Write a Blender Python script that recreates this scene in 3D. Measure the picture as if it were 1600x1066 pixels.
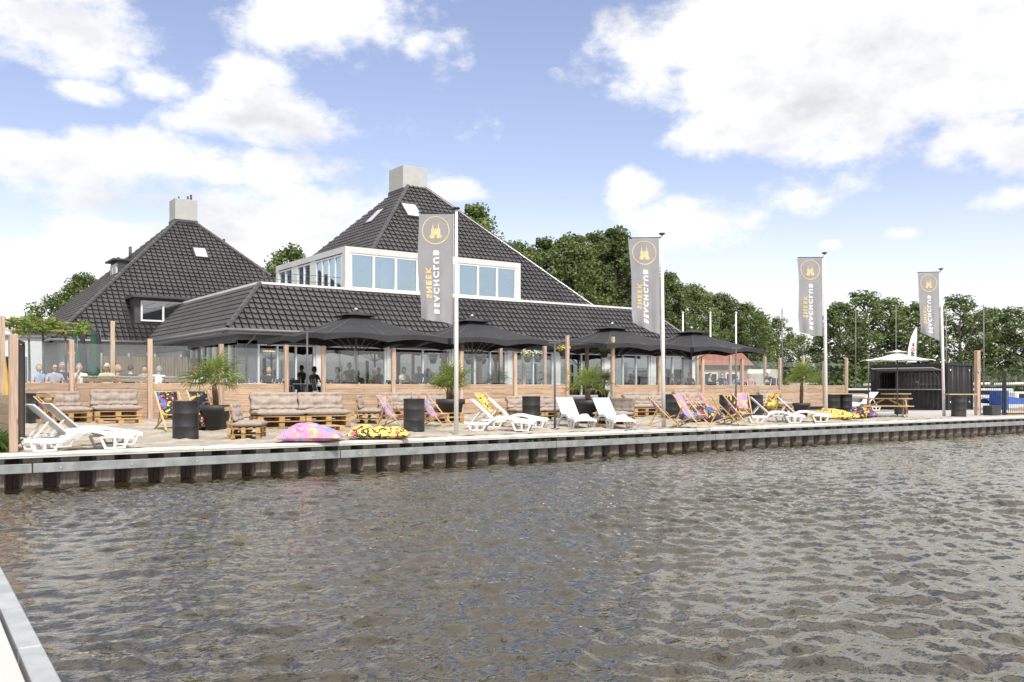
import bpy, bmesh, math, random
import numpy as np
from mathutils import Vector, Matrix
R = math.radians
random.seed(7); rng = np.random.default_rng(7)
for o in list(bpy.data.objects): bpy.data.objects.remove(o)
scene = bpy.context.scene
C = scene.collection
# ------------------------------------------------------------------ camera, sky, sun, exposure
HEAD = 35.6                                   # camera heading, degrees clockwise from +Y (inland)
CAMZ = 1.17; F = 1420.0; HOR = 607.0          # eye height, focal length and horizon row for a 1600 px wide picture
FW = Vector((math.sin(R(HEAD)), math.cos(R(HEAD)), 0)); RT = Vector((math.cos(R(HEAD)), -math.sin(R(HEAD)), 0))
cd = bpy.data.cameras.new('camera'); cam = bpy.data.objects.new('camera', cd); C.objects.link(cam)
cam.location = (0, 0, CAMZ); cam.rotation_euler = (R(90), 0, -R(HEAD))
cd.sensor_width = 36; cd.lens = F / 1600 * 36; cd.shift_y = (HOR - 533) / 1600; cd.clip_end = 3000; cd.clip_start = 0.05
scene.camera = cam
SUN_EL, SUN_AZ = 52.0, 196.0                  # azimuth clockwise from +Y: behind the camera, over the water
EXPO = 1.2
w = bpy.data.worlds.new('World'); scene.world = w; w.use_nodes = True
nt = w.node_tree; nt.nodes.clear()
def N(tree, typ, **kw):
    n = tree.nodes.new(typ)
    for k, v in kw.items(): setattr(n, k, v)
    return n
def mth(tree, op, a, b=None, c=None, clamp=False):
    n = tree.nodes.new('ShaderNodeMath'); n.operation = op; n.use_clamp = clamp
    for i, v in enumerate((a, b, c)):
        if v is None: continue
        if isinstance(v, (int, float)): n.inputs[i].default_value = v
        else: tree.links.new(v, n.inputs[i])
    return n.outputs[0]
def vmth(tree, op, a, b=None):
    n = tree.nodes.new('ShaderNodeVectorMath'); n.operation = op
    for i, v in enumerate((a, b)):
        if v is None: continue
        if isinstance(v, (tuple, list)): n.inputs[i].default_value = v
        else: tree.links.new(v, n.inputs[i])
    return n
def maprange(tree, v, a, b, c=0.0, d=1.0, smooth=True):
    n = tree.nodes.new('ShaderNodeMapRange'); n.interpolation_type = 'SMOOTHSTEP' if smooth else 'LINEAR'
    tree.links.new(v, n.inputs[0])
    for i, q in enumerate((a, b, c, d)): n.inputs[i + 1].default_value = q
    return n.outputs[0]
def mixc(tree, fac, a, b, blend='MIX'):
    n = tree.nodes.new('ShaderNodeMix'); n.data_type = 'RGBA'; n.blend_type = blend
    for sock, v in ((n.inputs[0], fac), (n.inputs[6], a), (n.inputs[7], b)):
        if isinstance(v, (int, float)): sock.default_value = v
        elif isinstance(v, (tuple, list)): sock.default_value = (*v[:3], 1)
        else: tree.links.new(v, sock)
    return n.outputs[2]
def build_sky():
    T = nt; L = T.links.new
    sky = N(T, 'ShaderNodeTexSky', sky_type='NISHITA', sun_disc=False)
    sky.sun_elevation = R(SUN_EL); sky.sun_rotation = R(SUN_AZ); sky.air_density = 1.0; sky.dust_density = 1.0; sky.ozone_density = 1.6
    tc = N(T, 'ShaderNodeTexCoord'); d = tc.outputs['Generated']
    sep = N(T, 'ShaderNodeSeparateXYZ'); L(d, sep.inputs[0])
    az = mth(T, 'ARCTAN2', sep.outputs[0], sep.outputs[1]); el = mth(T, 'ARCSINE', sep.outputs[2])
    comb = N(T, 'ShaderNodeCombineXYZ'); L(az, comb.inputs[0]); L(el, comb.inputs[1])
    # noise that breaks up the cloud edges, sampled on the sphere and flattened a little
    st = vmth(T, 'MULTIPLY', d, (1, 1, 1.7))
    def noise(scale, detail, rough, off=(0, 0, 0)):
        v = vmth(T, 'ADD', st.outputs[0], off)
        n = N(T, 'ShaderNodeTexNoise'); n.inputs['Scale'].default_value = scale; n.inputs['Detail'].default_value = detail
        n.inputs['Roughness'].default_value = rough; L(v.outputs[0], n.inputs['Vector']); return n.outputs[0]
    n1 = noise(6.5, 12, 0.62); n2 = noise(2.6, 3, 0.5, (3.1, 1.2, 0.4)); n3 = noise(16, 8, 0.62, (9, 2, 5))
    blobs = [(1310,90,330,150),(1060,110,125,105),(1500,215,140,50),(1180,205,170,60),(90,45,165,75),(520,45,175,75),(650,75,80,50),(400,130,90,60),
             (440,195,165,45),(300,262,300,50),(420,320,280,60),(1265,303,110,34),(1100,345,110,34),(990,290,40,30),(55,236,70,30),
             (165,308,60,14),(75,400,85,24),(250,130,60,30),(1410,366,45,14),(1560,318,65,24),(712,300,42,20),(260,375,160,40),(1300,383,18,9),(130,145,70,22),(1580,230,60,40),(560,395,150,40)]
    acc = None; big = None
    for x, y, rx, ry in blobs:
        a_c = math.atan((x - 800) / F); e0 = math.atan((HOR - y) / F * math.cos(a_c))
        ra = math.atan((x + rx - 800) / F) - a_c; re = math.atan((HOR - y + ry) / F * math.cos(a_c)) - e0
        s = vmth(T, 'SUBTRACT', comb.outputs[0], (R(HEAD) + a_c, e0, 0)); s = vmth(T, 'MULTIPLY', s.outputs[0], (0.87 / ra, 0.87 / re, 0))
        dd = vmth(T, 'DOT_PRODUCT', s.outputs[0], s.outputs[0]).outputs['Value']
        v = mth(T, 'MULTIPLY_ADD', mth(T, 'POWER', dd, 0.75), -2.2 if rx > 310 else -1.5 if rx > 150 else -1.1, 2.5 if rx > 310 else 1.45 if rx > 150 else 1.0); acc = v if acc is None else mth(T, 'MAXIMUM', acc, v)
        if rx > 150: big = v if big is None else mth(T, 'MAXIMUM', big, v)
    acc = mth(T, 'MAXIMUM', acc, -1.0)
    # denser cloud outside the view, thickened to whiten water reflections and soften light
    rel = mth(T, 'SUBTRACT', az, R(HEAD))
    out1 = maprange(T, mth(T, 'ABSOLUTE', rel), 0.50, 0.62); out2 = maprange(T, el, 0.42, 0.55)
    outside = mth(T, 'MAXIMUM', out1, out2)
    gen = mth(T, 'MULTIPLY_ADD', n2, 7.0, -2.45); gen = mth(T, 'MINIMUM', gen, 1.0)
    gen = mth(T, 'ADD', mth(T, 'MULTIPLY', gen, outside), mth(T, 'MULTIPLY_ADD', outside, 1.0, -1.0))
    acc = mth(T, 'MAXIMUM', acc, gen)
    f = mth(T, 'ADD', acc, mth(T, 'MULTIPLY_ADD', n1, 6.0, -3.0))
    f = mth(T, 'ADD', f, mth(T, 'MULTIPLY_ADD', n3, 1.9, -0.95))
    alpha = maprange(T, f, -0.15, 1.1)
    core = maprange(T, mth(T, 'ADD', mth(T, 'MAXIMUM', big, gen), mth(T, 'MULTIPLY_ADD', n1, 5.0, -2.5)), 0.5, 2.7)
    s1 = noise(5.0, 5, 0.55); s2 = noise(5.0, 5, 0.55, (0, 0, 0.075))
    shade = mth(T, 'ADD', mth(T, 'MULTIPLY', mth(T, 'SUBTRACT', s2, s1), 3.2), mth(T, 'MULTIPLY_ADD', core, 0.75, 0.05), clamp=True)
    cloud = mixc(T, shade, (1.0, 1.0, 1.0), (0.66, 0.665, 0.69))
    cloud = mixc(T, maprange(T, n3, 0.35, 0.7), cloud, mixc(T, 1.0, cloud, (0.93, 0.935, 0.95), 'MULTIPLY'))
    haze = maprange(T, el, 0.0, 0.24, 0.80, 0.03)
    bluec = mixc(T, 1.0, sky.outputs[0], (SKY_GAIN * 1.22, SKY_GAIN * 0.99, SKY_GAIN * 0.97), 'MULTIPLY')
    hz = mixc(T, haze, bluec, (CLOUD * 0.93, CLOUD * 0.95, CLOUD * 0.98))
    cl = mixc(T, 1.0, cloud, (CLOUD, CLOUD, CLOUD), 'MULTIPLY')
    col = mixc(T, alpha, hz, cl)
    bg = N(T, 'ShaderNodeBackground'); bg.inputs[1].default_value = 0.10; L(col, bg.inputs[0])
    o = N(T, 'ShaderNodeOutputWorld'); L(bg.outputs[0], o.inputs[0])
SKY_GAIN, CLOUD = 0.86, 5.1
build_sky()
sl = bpy.data.lights.new('sun', 'SUN'); sl.energy = 2.0; sl.angle = R(9); sl.color = (1.0, 0.955, 0.89)
sun = bpy.data.objects.new('sun', sl); C.objects.link(sun)
sdir = Vector((math.sin(R(SUN_AZ)) * math.cos(R(SUN_EL)), math.cos(R(SUN_AZ)) * math.cos(R(SUN_EL)), math.sin(R(SUN_EL))))
sun.rotation_euler = sdir.to_track_quat('Z', 'Y').to_euler(); sun.location = (0, 0, 60)
vs = scene.view_settings; vs.view_transform = 'Standard'; vs.look = 'None'; vs.gamma = 1; vs.use_curve_mapping = False; vs.exposure = EXPO
scene.render.engine = 'CYCLES'
scene.cycles.max_bounces = 8; scene.cycles.transparent_max_bounces = 16

# ------------------------------------------------------------------ pixel -> world helpers (1600 x 1066 picture)
def ray(x, y): return FW + RT * ((x - 800) / F) + Vector((0, 0, (HOR - y) / F))
def gp(x, y, z=0.0):
    r = ray(x, y); t = (z - CAMZ) / r.z; return Vector((r.x * t, r.y * t, z))
def yp(x, Y):
    r = ray(x, HOR); t = Y / r.y; return r.x * t            # world X where the ray through column x meets the plane y = Y
def zp(x, y, Y):
    r = ray(x, y); return CAMZ + r.z * Y / r.y
def dp(x, t, z=0.0):
    r = ray(x, HOR); return Vector((r.x * t, r.y * t, z))   # column x at depth t
# ------------------------------------------------------------------ mesh builder
class MB:
    def __init__(s): s.v = []; s.f = []; s.sm = []
    def add(s, vs, fs, smooth=False):
        b = len(s.v); s.v += [tuple(q) for q in vs]; s.f += [tuple(i + b for i in q) for q in fs]; s.sm += [smooth] * len(fs); return s
    def box(s, c, d, M=None, ch=0.0):
        c = Vector(c); h = Vector(d) / 2
        if ch <= 0:
            P = [Vector((x * h.x, y * h.y, z * h.z)) for z in (-1, 1) for y in (-1, 1) for x in (-1, 1)]
            fs = [(0, 2, 3, 1), (4, 5, 7, 6), (0, 1, 5, 4), (2, 6, 7, 3), (0, 4, 6, 2), (1, 3, 7, 5)]
        else:
            bm = bmesh.new(); bmesh.ops.create_cube(bm, size=1)
            for q in bm.verts: q.co = Vector((q.co.x * d[0], q.co.y * d[1], q.co.z * d[2]))
            bmesh.ops.bevel(bm, geom=list(bm.edges), offset=min(ch, min(d) * 0.45), segments=1, affect='EDGES', profile=0.5)
            bm.verts.index_update(); P = [q.co.copy() for q in bm.verts]; fs = [[q.index for q in f.verts] for f in bm.faces]; bm.free()
        if M is not None: P = [M @ p for p in P]
        return s.add([p + c for p in P], fs)
    def bar(s, a, b, wd, th, up=(0, 0, 1), ch=0.0):
        a = Vector(a); b = Vector(b); x = (b - a); L = x.length; x.normalize(); u = Vector(up)
        y = u.cross(x)
        if y.length < 1e-4: y = Vector((1, 0, 0)).cross(x)
        y.normalize(); z = x.cross(y); M = Matrix((x, y, z)).transposed()
        return s.box((a + b) / 2, (L, wd, th), M, ch)
    def tube(s, path, r, n=8, caps=True, smooth=True):
        path = [Vector(p) for p in path]; rs = r if isinstance(r, (list, tuple)) else [r] * len(path)
        prev = None; vs = []; fs = []
        for i, p in enumerate(path):
            t = (path[min(i + 1, len(path) - 1)] - path[max(i - 1, 0)]).normalized()
            if prev is None: a = t.cross(Vector((0, 0, 1))) if abs(t.z) < 0.95 else t.cross(Vector((1, 0, 0)))
            else: a = prev - t * prev.dot(t)
            a.normalize(); prev = a; b = t.cross(a)
            vs += [p + (a * math.cos(2 * math.pi * k / n) + b * math.sin(2 * math.pi * k / n)) * rs[i] for k in range(n)]
        for i in range(len(path) - 1):
            for k in range(n):
                k2 = (k + 1) % n; fs.append((i * n + k, i * n + k2, (i + 1) * n + k2, (i + 1) * n + k))
        s.add(vs, fs, smooth)
        if caps:
            b = len(s.v) - len(vs); s.f.append(tuple(b + k for k in range(n))[::-1]); s.f.append(tuple(b + (len(path) - 1) * n + k for k in range(n))); s.sm += [False, False]
        return s
    def lathe(s, prof, c=(0, 0, 0), n=24, smooth=True):
        c = Vector(c); vs = []; fs = []
        for r, z in prof: vs += [c + Vector((r * math.cos(2 * math.pi * k / n), r * math.sin(2 * math.pi * k / n), z)) for k in range(n)]
        for i in range(len(prof) - 1):
            for k in range(n):
                k2 = (k + 1) % n; fs.append((i * n + k, i * n + k2, (i + 1) * n + k2, (i + 1) * n + k))
        s.add(vs, fs, smooth); return s
    def prism(s, poly, depth, M=None, off=(0, 0, 0)):      # poly in local xz, extruded along local y by depth (centred)
        n = len(poly); P = [Vector((x, -depth / 2, z)) for x, z in poly] + [Vector((x, depth / 2, z)) for x, z in poly]
        fs = [tuple(range(n)), tuple(range(2 * n - 1, n - 1, -1))] + [(i, i + n, (i + 1) % n + n, (i + 1) % n) for i in range(n)]
        o = Vector(off)
        if M is not None: P = [M @ p for p in P]
        return s.add([p + o for p in P], fs)
    def grid(s, fn, nu, nv, smooth=True):
        vs = [fn(i / nu, j / nv) for j in range(nv + 1) for i in range(nu + 1)]
        fs = [(j * (nu + 1) + i, j * (nu + 1) + i + 1, (j + 1) * (nu + 1) + i + 1, (j + 1) * (nu + 1) + i) for j in range(nv) for i in range(nu)]
        return s.add(vs, fs, smooth)
    def mesh(s, name):
        me = bpy.data.meshes.new(name); me.from_pydata(s.v, [], s.f); me.update()
        me.polygons.foreach_set('use_smooth', s.sm); return me
    def build(s, name, mat, parent=None, loc=None, rz=None, fixn=True):
        me = s.mesh(name)
        if fixn:
            bm = bmesh.new(); bm.from_mesh(me); bmesh.ops.recalc_face_normals(bm, faces=bm.faces); bm.to_mesh(me); bm.free()
        return link(name, me, mat, parent, loc, rz)
def link(name, me, mat, parent=None, loc=None, rz=None):
    o = bpy.data.objects.new(name, me); C.objects.link(o)
    if mat is not None and len(me.materials) == 0: me.materials.append(mat)
    if parent is not None: o.parent = parent
    if loc is not None: o.location = loc
    if rz is not None: o.rotation_euler = (0, 0, rz)
    return o
def tag(o, label, cat, group=None, kind=None):
    if label: o['label'] = label
    if cat: o['category'] = cat
    if group: o['group'] = group
    if kind: o['kind'] = kind
    return o
def thing(name, label, cat, loc=(0, 0, 0), rz=0, group=None):
    o = bpy.data.objects.new(name, None); C.objects.link(o); o.empty_display_size = 0.2
    o.location = loc; o.rotation_euler = (0, 0, rz); return tag(o, label, cat, group)
def struct(o): o['kind'] = 'structure'; return o
def copy_tree(o, parent=None):
    c = o.copy(); C.objects.link(c); c.parent = parent
    for ch in list(o.children): copy_tree(ch, c)
    return c
def dup(proto, used, loc, rz, label, scale=None):
    o = proto if not used else copy_tree(proto)
    o.location = loc; o.rotation_euler = (0, 0, rz); o['label'] = label
    if scale: o.scale = scale
    used.append(1); return o
def boxpart(name, mat, parent, c, d, ch=0.0, M=None): return MB().box(c, d, M, ch).build(name, mat, parent)
def flatpart(name, mat, parent, pts): return MB().add(pts, [tuple(range(len(pts)))]).build(name, mat, parent, fixn=False)
def evalmesh(o, name):
    dg = bpy.context.evaluated_depsgraph_get(); dg.update()
    me = bpy.data.meshes.new_from_object(o.evaluated_get(dg), depsgraph=dg); me.name = name; return me
# ------------------------------------------------------------------ materials
MATS = {}
def mat(name, col, rough=0.6, metal=0.0, var=0.12, vscale=3.0, bump=0.0, bscale=40.0, spec=0.5, coords='Object', stretch=(1, 1, 1), dirt=None, dscale=1.2, rnd=0.0, coat=0.0):
    if name in MATS: return MATS[name]
    m = bpy.data.materials.new(name); m.use_nodes = True; T = m.node_tree; L = T.links.new; p = T.nodes['Principled BSDF']
    p.inputs['Roughness'].default_value = rough; p.inputs['Metallic'].default_value = metal; p.inputs['Specular IOR Level'].default_value = spec
    p.inputs['Coat Weight'].default_value = coat
    tc = N(T, 'ShaderNodeTexCoord'); v = vmth(T, 'MULTIPLY', tc.outputs[coords], stretch).outputs[0]
    n = N(T, 'ShaderNodeTexNoise'); n.inputs['Scale'].default_value = vscale; n.inputs['Detail'].default_value = 6; L(v, n.inputs['Vector'])
    lo = tuple(c * (1 - var) for c in col); hi = tuple(min(1, c * (1 + var)) for c in col)
    c = mixc(T, maprange(T, n.outputs[0], 0.3, 0.7), lo, hi)
    if dirt:
        n2 = N(T, 'ShaderNodeTexNoise'); n2.inputs['Scale'].default_value = dscale; n2.inputs['Detail'].default_value = 9; n2.inputs['Roughness'].default_value = 0.65; L(v, n2.inputs['Vector'])
        c = mixc(T, maprange(T, n2.outputs[0], 0.48, 0.72, 0, dirt[3] if len(dirt) > 3 else 0.6), c, dirt)
    if rnd:
        oi = N(T, 'ShaderNodeObjectInfo'); hv = N(T, 'ShaderNodeHueSaturation'); L(c, hv.inputs['Color'])
        L(maprange(T, oi.outputs['Random'], 0, 1, 1 - rnd, 1 + rnd, False), hv.inputs['Value']); c = hv.outputs[0]
    L(c, p.inputs['Base Color'])
    if bump:
        nb = N(T, 'ShaderNodeTexNoise'); nb.inputs['Scale'].default_value = bscale; nb.inputs['Detail'].default_value = 5; L(v, nb.inputs['Vector'])
        b = N(T, 'ShaderNodeBump'); b.inputs['Strength'].default_value = bump; b.inputs['Distance'].default_value = 0.02; L(nb.outputs[0], b.inputs['Height']); L(b.outputs[0], p.inputs['Normal'])
    MATS[name] = m; return m
def wood(name, col, knot=(0.25, 0.13, 0.06), rough=0.7, rnd=0.14, axis=0):
    if name in MATS: return MATS[name]
    m = bpy.data.materials.new(name); m.use_nodes = True; T = m.node_tree; L = T.links.new; p = T.nodes['Principled BSDF']; p.inputs['Roughness'].default_value = rough
    tc = N(T, 'ShaderNodeTexCoord'); oi = N(T, 'ShaderNodeObjectInfo')
    st = [14, 14, 14]; st[axis] = 0.9
    off = vmth(T, 'ADD', tc.outputs['Object'], None); mul = N(T, 'ShaderNodeCombineXYZ')
    r10 = mth(T, 'MULTIPLY', oi.outputs['Random'], 37.0)
    for i in range(3): L(r10, mul.inputs[i])
    L(mul.outputs[0], off.inputs[1]); v = vmth(T, 'MULTIPLY', off.outputs[0], tuple(st)).outputs[0]
    n = N(T, 'ShaderNodeTexNoise'); n.inputs['Scale'].default_value = 1.6; n.inputs['Detail'].default_value = 7; n.inputs['Distortion'].default_value = 0.6; L(v, n.inputs['Vector'])
    c = mixc(T, maprange(T, n.outputs[0], 0.32, 0.7), tuple(q * 0.72 for q in col), tuple(min(1, q * 1.12) for q in col))
    v2 = vmth(T, 'MULTIPLY', off.outputs[0], tuple(4.5 if s > 1 else 1.6 for s in st)).outputs[0]
    vo = N(T, 'ShaderNodeTexVoronoi'); vo.inputs['Scale'].default_value = 1.0; L(v2, vo.inputs['Vector'])
    c = mixc(T, maprange(T, vo.outputs['Distance'], 0.05, 0.13, 0.75, 0.0), c, knot)
    hv = N(T, 'ShaderNodeHueSaturation'); L(c, hv.inputs['Color']); L(maprange(T, oi.outputs['Random'], 0, 1, 1 - rnd, 1 + rnd, False), hv.inputs['Value'])
    L(hv.outputs[0], p.inputs['Base Color'])
    b = N(T, 'ShaderNodeBump'); b.inputs['Strength'].default_value = 0.25; b.inputs['Distance'].default_value = 0.004; L(n.outputs[0], b.inputs['Height']); L(b.outputs[0], p.inputs['Normal'])
    MATS[name] = m; return m
def glass(name, tint, refl=0.08, rough=0.0, gcol=(1, 1, 1)):
    """thin pane: mostly see-through, mirror reflection by fresnel"""
    m = bpy.data.materials.new(name); m.use_nodes = True; T = m.node_tree; L = T.links.new; T.nodes.remove(T.nodes['Principled BSDF'])
    tr = N(T, 'ShaderNodeBsdfTransparent'); tr.inputs[0].default_value = (*tint, 1); gl = N(T, 'ShaderNodeBsdfGlossy'); gl.inputs['Roughness'].default_value = rough; gl.inputs[0].default_value = (*gcol, 1)
    fr = N(T, 'ShaderNodeLayerWeight'); fr.inputs[0].default_value = 0.5; fz = mth(T, 'MULTIPLY_ADD', mth(T, 'POWER', fr.outputs['Facing'], 5.0), 0.96, 0.04); mx = N(T, 'ShaderNodeMixShader')
    L(mth(T, 'ADD', fz, refl, clamp=True), mx.inputs[0]); L(tr.outputs[0], mx.inputs[1]); L(gl.outputs[0], mx.inputs[2])
    L(mx.outputs[0], T.nodes['Material Output'].inputs[0]); MATS[name] = m; return m
def pattern(name, base, cols, scale=5.0, line=(0.02, 0.02, 0.03), warp=0.5, scribble=0.0):
    """printed fabric: swirling blobs of flat colour with dark outlines"""
    m = bpy.data.materials.new(name); m.use_nodes = True; T = m.node_tree; L = T.links.new; p = T.nodes['Principled BSDF']; p.inputs['Roughness'].default_value = 0.75
    tc = N(T, 'ShaderNodeTexCoord'); oi = N(T, 'ShaderNodeObjectInfo')
    off = vmth(T, 'ADD', tc.outputs['Object'], None); cb = N(T, 'ShaderNodeCombineXYZ')
    r = mth(T, 'MULTIPLY', oi.outputs['Random'], 23.0)
    for i in range(3): L(r, cb.inputs[i])
    L(cb.outputs[0], off.inputs[1])
    nz = N(T, 'ShaderNodeTexNoise'); nz.inputs['Scale'].default_value = scale * 0.7; nz.inputs['Detail'].default_value = 1; L(off.outputs[0], nz.inputs['Vector'])
    wv = vmth(T, 'MULTIPLY', vmth(T, 'SUBTRACT', nz.outputs['Color'], (0.5, 0.5, 0.5)).outputs[0], (warp, warp, warp)).outputs[0]
    v = vmth(T, 'ADD', off.outputs[0], wv).outputs[0]
    vo = N(T, 'ShaderNodeTexVoronoi'); vo.inputs['Scale'].default_value = scale; L(v, vo.inputs['Vector'])
    sp = N(T, 'ShaderNodeSeparateColor'); L(vo.outputs['Color'], sp.inputs[0])
    rp = N(T, 'ShaderNodeValToRGB'); rp.color_ramp.interpolation = 'CONSTANT'; el = rp.color_ramp.elements
    el[0].position = 0; el[0].color = (*cols[0], 1); el[1].position = 1.0 / len(cols); el[1].color = (*cols[1], 1)
    for i, c in enumerate(cols[2:], 2): e = el.new(i / len(cols)); e.color = (*c, 1)
    L(sp.outputs[0], rp.inputs[0])
    c = mixc(T, maprange(T, vo.outputs['Distance'], 0.52, 0.55), rp.outputs[0], base)
    ring = mth(T, 'ABSOLUTE', mth(T, 'SUBTRACT', vo.outputs['Distance'], 0.22)); c = mixc(T, maprange(T, ring, 0.03, 0.05, 0.85, 0.0), c, mixc(T, 0.5, base, cols[-1]))
    if scribble:
        wn = N(T, 'ShaderNodeTexNoise'); wn.inputs['Scale'].default_value = scale * 0.8; wn.inputs['Detail'].default_value = 0; L(vmth(T, 'ADD', off.outputs[0], (5, 3, 1)).outputs[0], wn.inputs['Vector'])
        ln = mth(T, 'ABSOLUTE', mth(T, 'SUBTRACT', wn.outputs[0], 0.5)); c = mixc(T, maprange(T, ln, scribble * 0.6, scribble, 1.0, 0.0), c, line)
    L(c, p.inputs['Base Color']); MATS[name] = m; return m
m_wood = wood('larch_wood', (0.47, 0.335, 0.23)); m_post = wood('post_wood', (0.52, 0.38, 0.28), axis=2); m_pallet = wood('pallet_wood', (0.47, 0.30, 0.14), rnd=0.2)
m_palletg = wood('weathered_pallet_wood', (0.40, 0.29, 0.18), rnd=0.2); m_pine = wood('pine_wood', (0.60, 0.41, 0.20)); m_oldwood = wood('grey_wood', (0.42, 0.36, 0.28), axis=2)
m_white = mat('white_plastic', (0.68, 0.68, 0.67), 0.38, var=0.03, dirt=(0.5, 0.48, 0.42, 0.18), dscale=4)
m_wpaint = mat('white_paint', (0.72, 0.72, 0.71), 0.45, var=0.03, dirt=(0.45, 0.44, 0.4, 0.15))
m_concrete = mat('pale_concrete', (0.52, 0.52, 0.50), 0.85, var=0.08, vscale=2, bump=0.15, bscale=60, dirt=(0.34, 0.34, 0.32, 0.5), dscale=0.8)
m_cap = mat('white_cap_concrete', (0.57, 0.565, 0.535), 0.8, var=0.06, vscale=3, bump=0.1, dirt=(0.36, 0.36, 0.30, 0.55), dscale=1.7)
m_galv = mat('galvanised_steel', (0.30, 0.325, 0.325), 0.55, 0.35, var=0.14, vscale=5, dirt=(0.17, 0.17, 0.15, 0.6), dscale=2.0)
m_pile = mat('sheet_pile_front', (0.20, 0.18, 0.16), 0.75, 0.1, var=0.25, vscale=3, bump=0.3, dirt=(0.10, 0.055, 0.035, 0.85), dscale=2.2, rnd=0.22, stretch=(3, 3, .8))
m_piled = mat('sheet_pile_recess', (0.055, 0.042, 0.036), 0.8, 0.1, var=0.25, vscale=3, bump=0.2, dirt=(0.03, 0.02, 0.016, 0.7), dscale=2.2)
m_black = mat('black_steel', (0.018, 0.018, 0.02), 0.42, var=0.2, vscale=2, dirt=(0.07, 0.07, 0.07, 0.25))
m_drum = mat('black_drum_paint', (0.022, 0.022, 0.023), 0.45, var=0.2, dirt=(0.12, 0.11, 0.1, 0.22), dscale=3)
m_pot = mat('anthracite_pot', (0.035, 0.036, 0.038), 0.6, var=0.1, dirt=(0.14, 0.13, 0.11, 0.25), dscale=3)
m_dgrey = mat('dark_grey_metal', (0.10, 0.10, 0.105), 0.45, 0.2, var=0.1)
m_alu = mat('aluminium', (0.55, 0.56, 0.57), 0.38, 0.6, var=0.06)
m_cush = mat('taupe_cushion', (0.36, 0.30, 0.255), 0.95, var=0.1, vscale=9, bump=0.25, bscale=160, rnd=0.06)
m_canvas = mat('black_canvas', (0.028, 0.028, 0.03), 0.85, var=0.12, vscale=1.5, bump=0.1, bscale=200, dirt=(0.07, 0.07, 0.07, 0.3))
m_wcanvas = mat('white_canvas', (0.80, 0.80, 0.79), 0.8, var=0.03)
m_gcanvas = mat('green_canvas', (0.02, 0.07, 0.045), 0.85, var=0.12)
m_tile = mat('glazed_anthracite_tile', (0.044, 0.041, 0.039), 0.30, var=0.25, vscale=1.4, spec=0.7, coat=0.45, dirt=(0.08, 0.076, 0.066, 0.55), dscale=0.45, rnd=0.12)
m_plaster = mat('grey_plaster', (0.60, 0.605, 0.59), 0.85, var=0.04, bump=0.1, bscale=80, dirt=(0.42, 0.42, 0.40, 0.35), dscale=0.9)
m_chim = mat('chimney_render', (0.43, 0.43, 0.415), 0.9, var=0.06, bump=0.1, dirt=(0.36, 0.36, 0.34, 0.5), dscale=1.5)
m_wall = mat('dark_grey_wall', (0.16, 0.16, 0.165), 0.8, var=0.08)
m_wallg = mat('mid_grey_wall', (0.34, 0.34, 0.335), 0.85, var=0.06)
m_zinc = mat('zinc_gutter', (0.22, 0.225, 0.23), 0.5, 0.5, var=0.1)
m_under = mat('roof_underlay', (0.012, 0.012, 0.012), 0.95); m_lead = mat('lead_flashing', (0.07, 0.07, 0.075), 0.55, 0.2, var=0.15)
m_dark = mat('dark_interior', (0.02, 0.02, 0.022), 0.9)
m_skin = mat('skin', (0.55, 0.34, 0.25), 0.55, var=0.05); m_skin2 = mat('skin_dark', (0.20, 0.11, 0.075), 0.5, var=0.05)
m_gold = mat('gold_print', (0.58, 0.46, 0.24), 0.5, var=0.25, vscale=1.2); m_wprint = mat('white_print', (0.74, 0.74, 0.74), 0.6, var=0.02)
m_flag = mat('grey_flag_cloth', (0.27, 0.27, 0.285), 0.8, var=0.06, vscale=2)
m_pal1 = pattern('pastel_print', (0.52, 0.26, 0.38), [(0.72, 0.46, 0.10), (0.50, 0.14, 0.34), (0.16, 0.30, 0.66), (0.74, 0.50, 0.14), (0.18, 0.30, 0.66), (0.62, 0.24, 0.36), (0.74, 0.52, 0.18), (0.20, 0.26, 0.66)], 6.5)
m_pal2 = pattern('dark_print', (0.02, 0.02, 0.03), [(0.30, 0.04, 0.17), (0.70, 0.52, 0.06), (0.03, 0.03, 0.05), (0.08, 0.20, 0.5), (0.26, 0.05, 0.18), (0.62, 0.45, 0.06), (0.02, 0.02, 0.03)], 7.0)
m_pal3 = pattern('yellow_print', (0.80, 0.60, 0.12), [(0.82, 0.62, 0.14), (0.80, 0.60, 0.12), (0.70, 0.10, 0.16), (0.82, 0.63, 0.16), (0.03, 0.03, 0.03)], 7.0, scribble=0.04)
g_fence = glass('fence_glass', (0.92, 0.945, 0.945), 0.03)
g_win = glass('window_glass', (0.35, 0.40, 0.42), 0.22); g_up = glass('upper_window_glass', (0.50, 0.60, 0.66), 0.42, gcol=(0.80, 0.95, 1.0))
g_sky = glass('skylight_glass', (0.25, 0.27, 0.28), 0.55)
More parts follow.
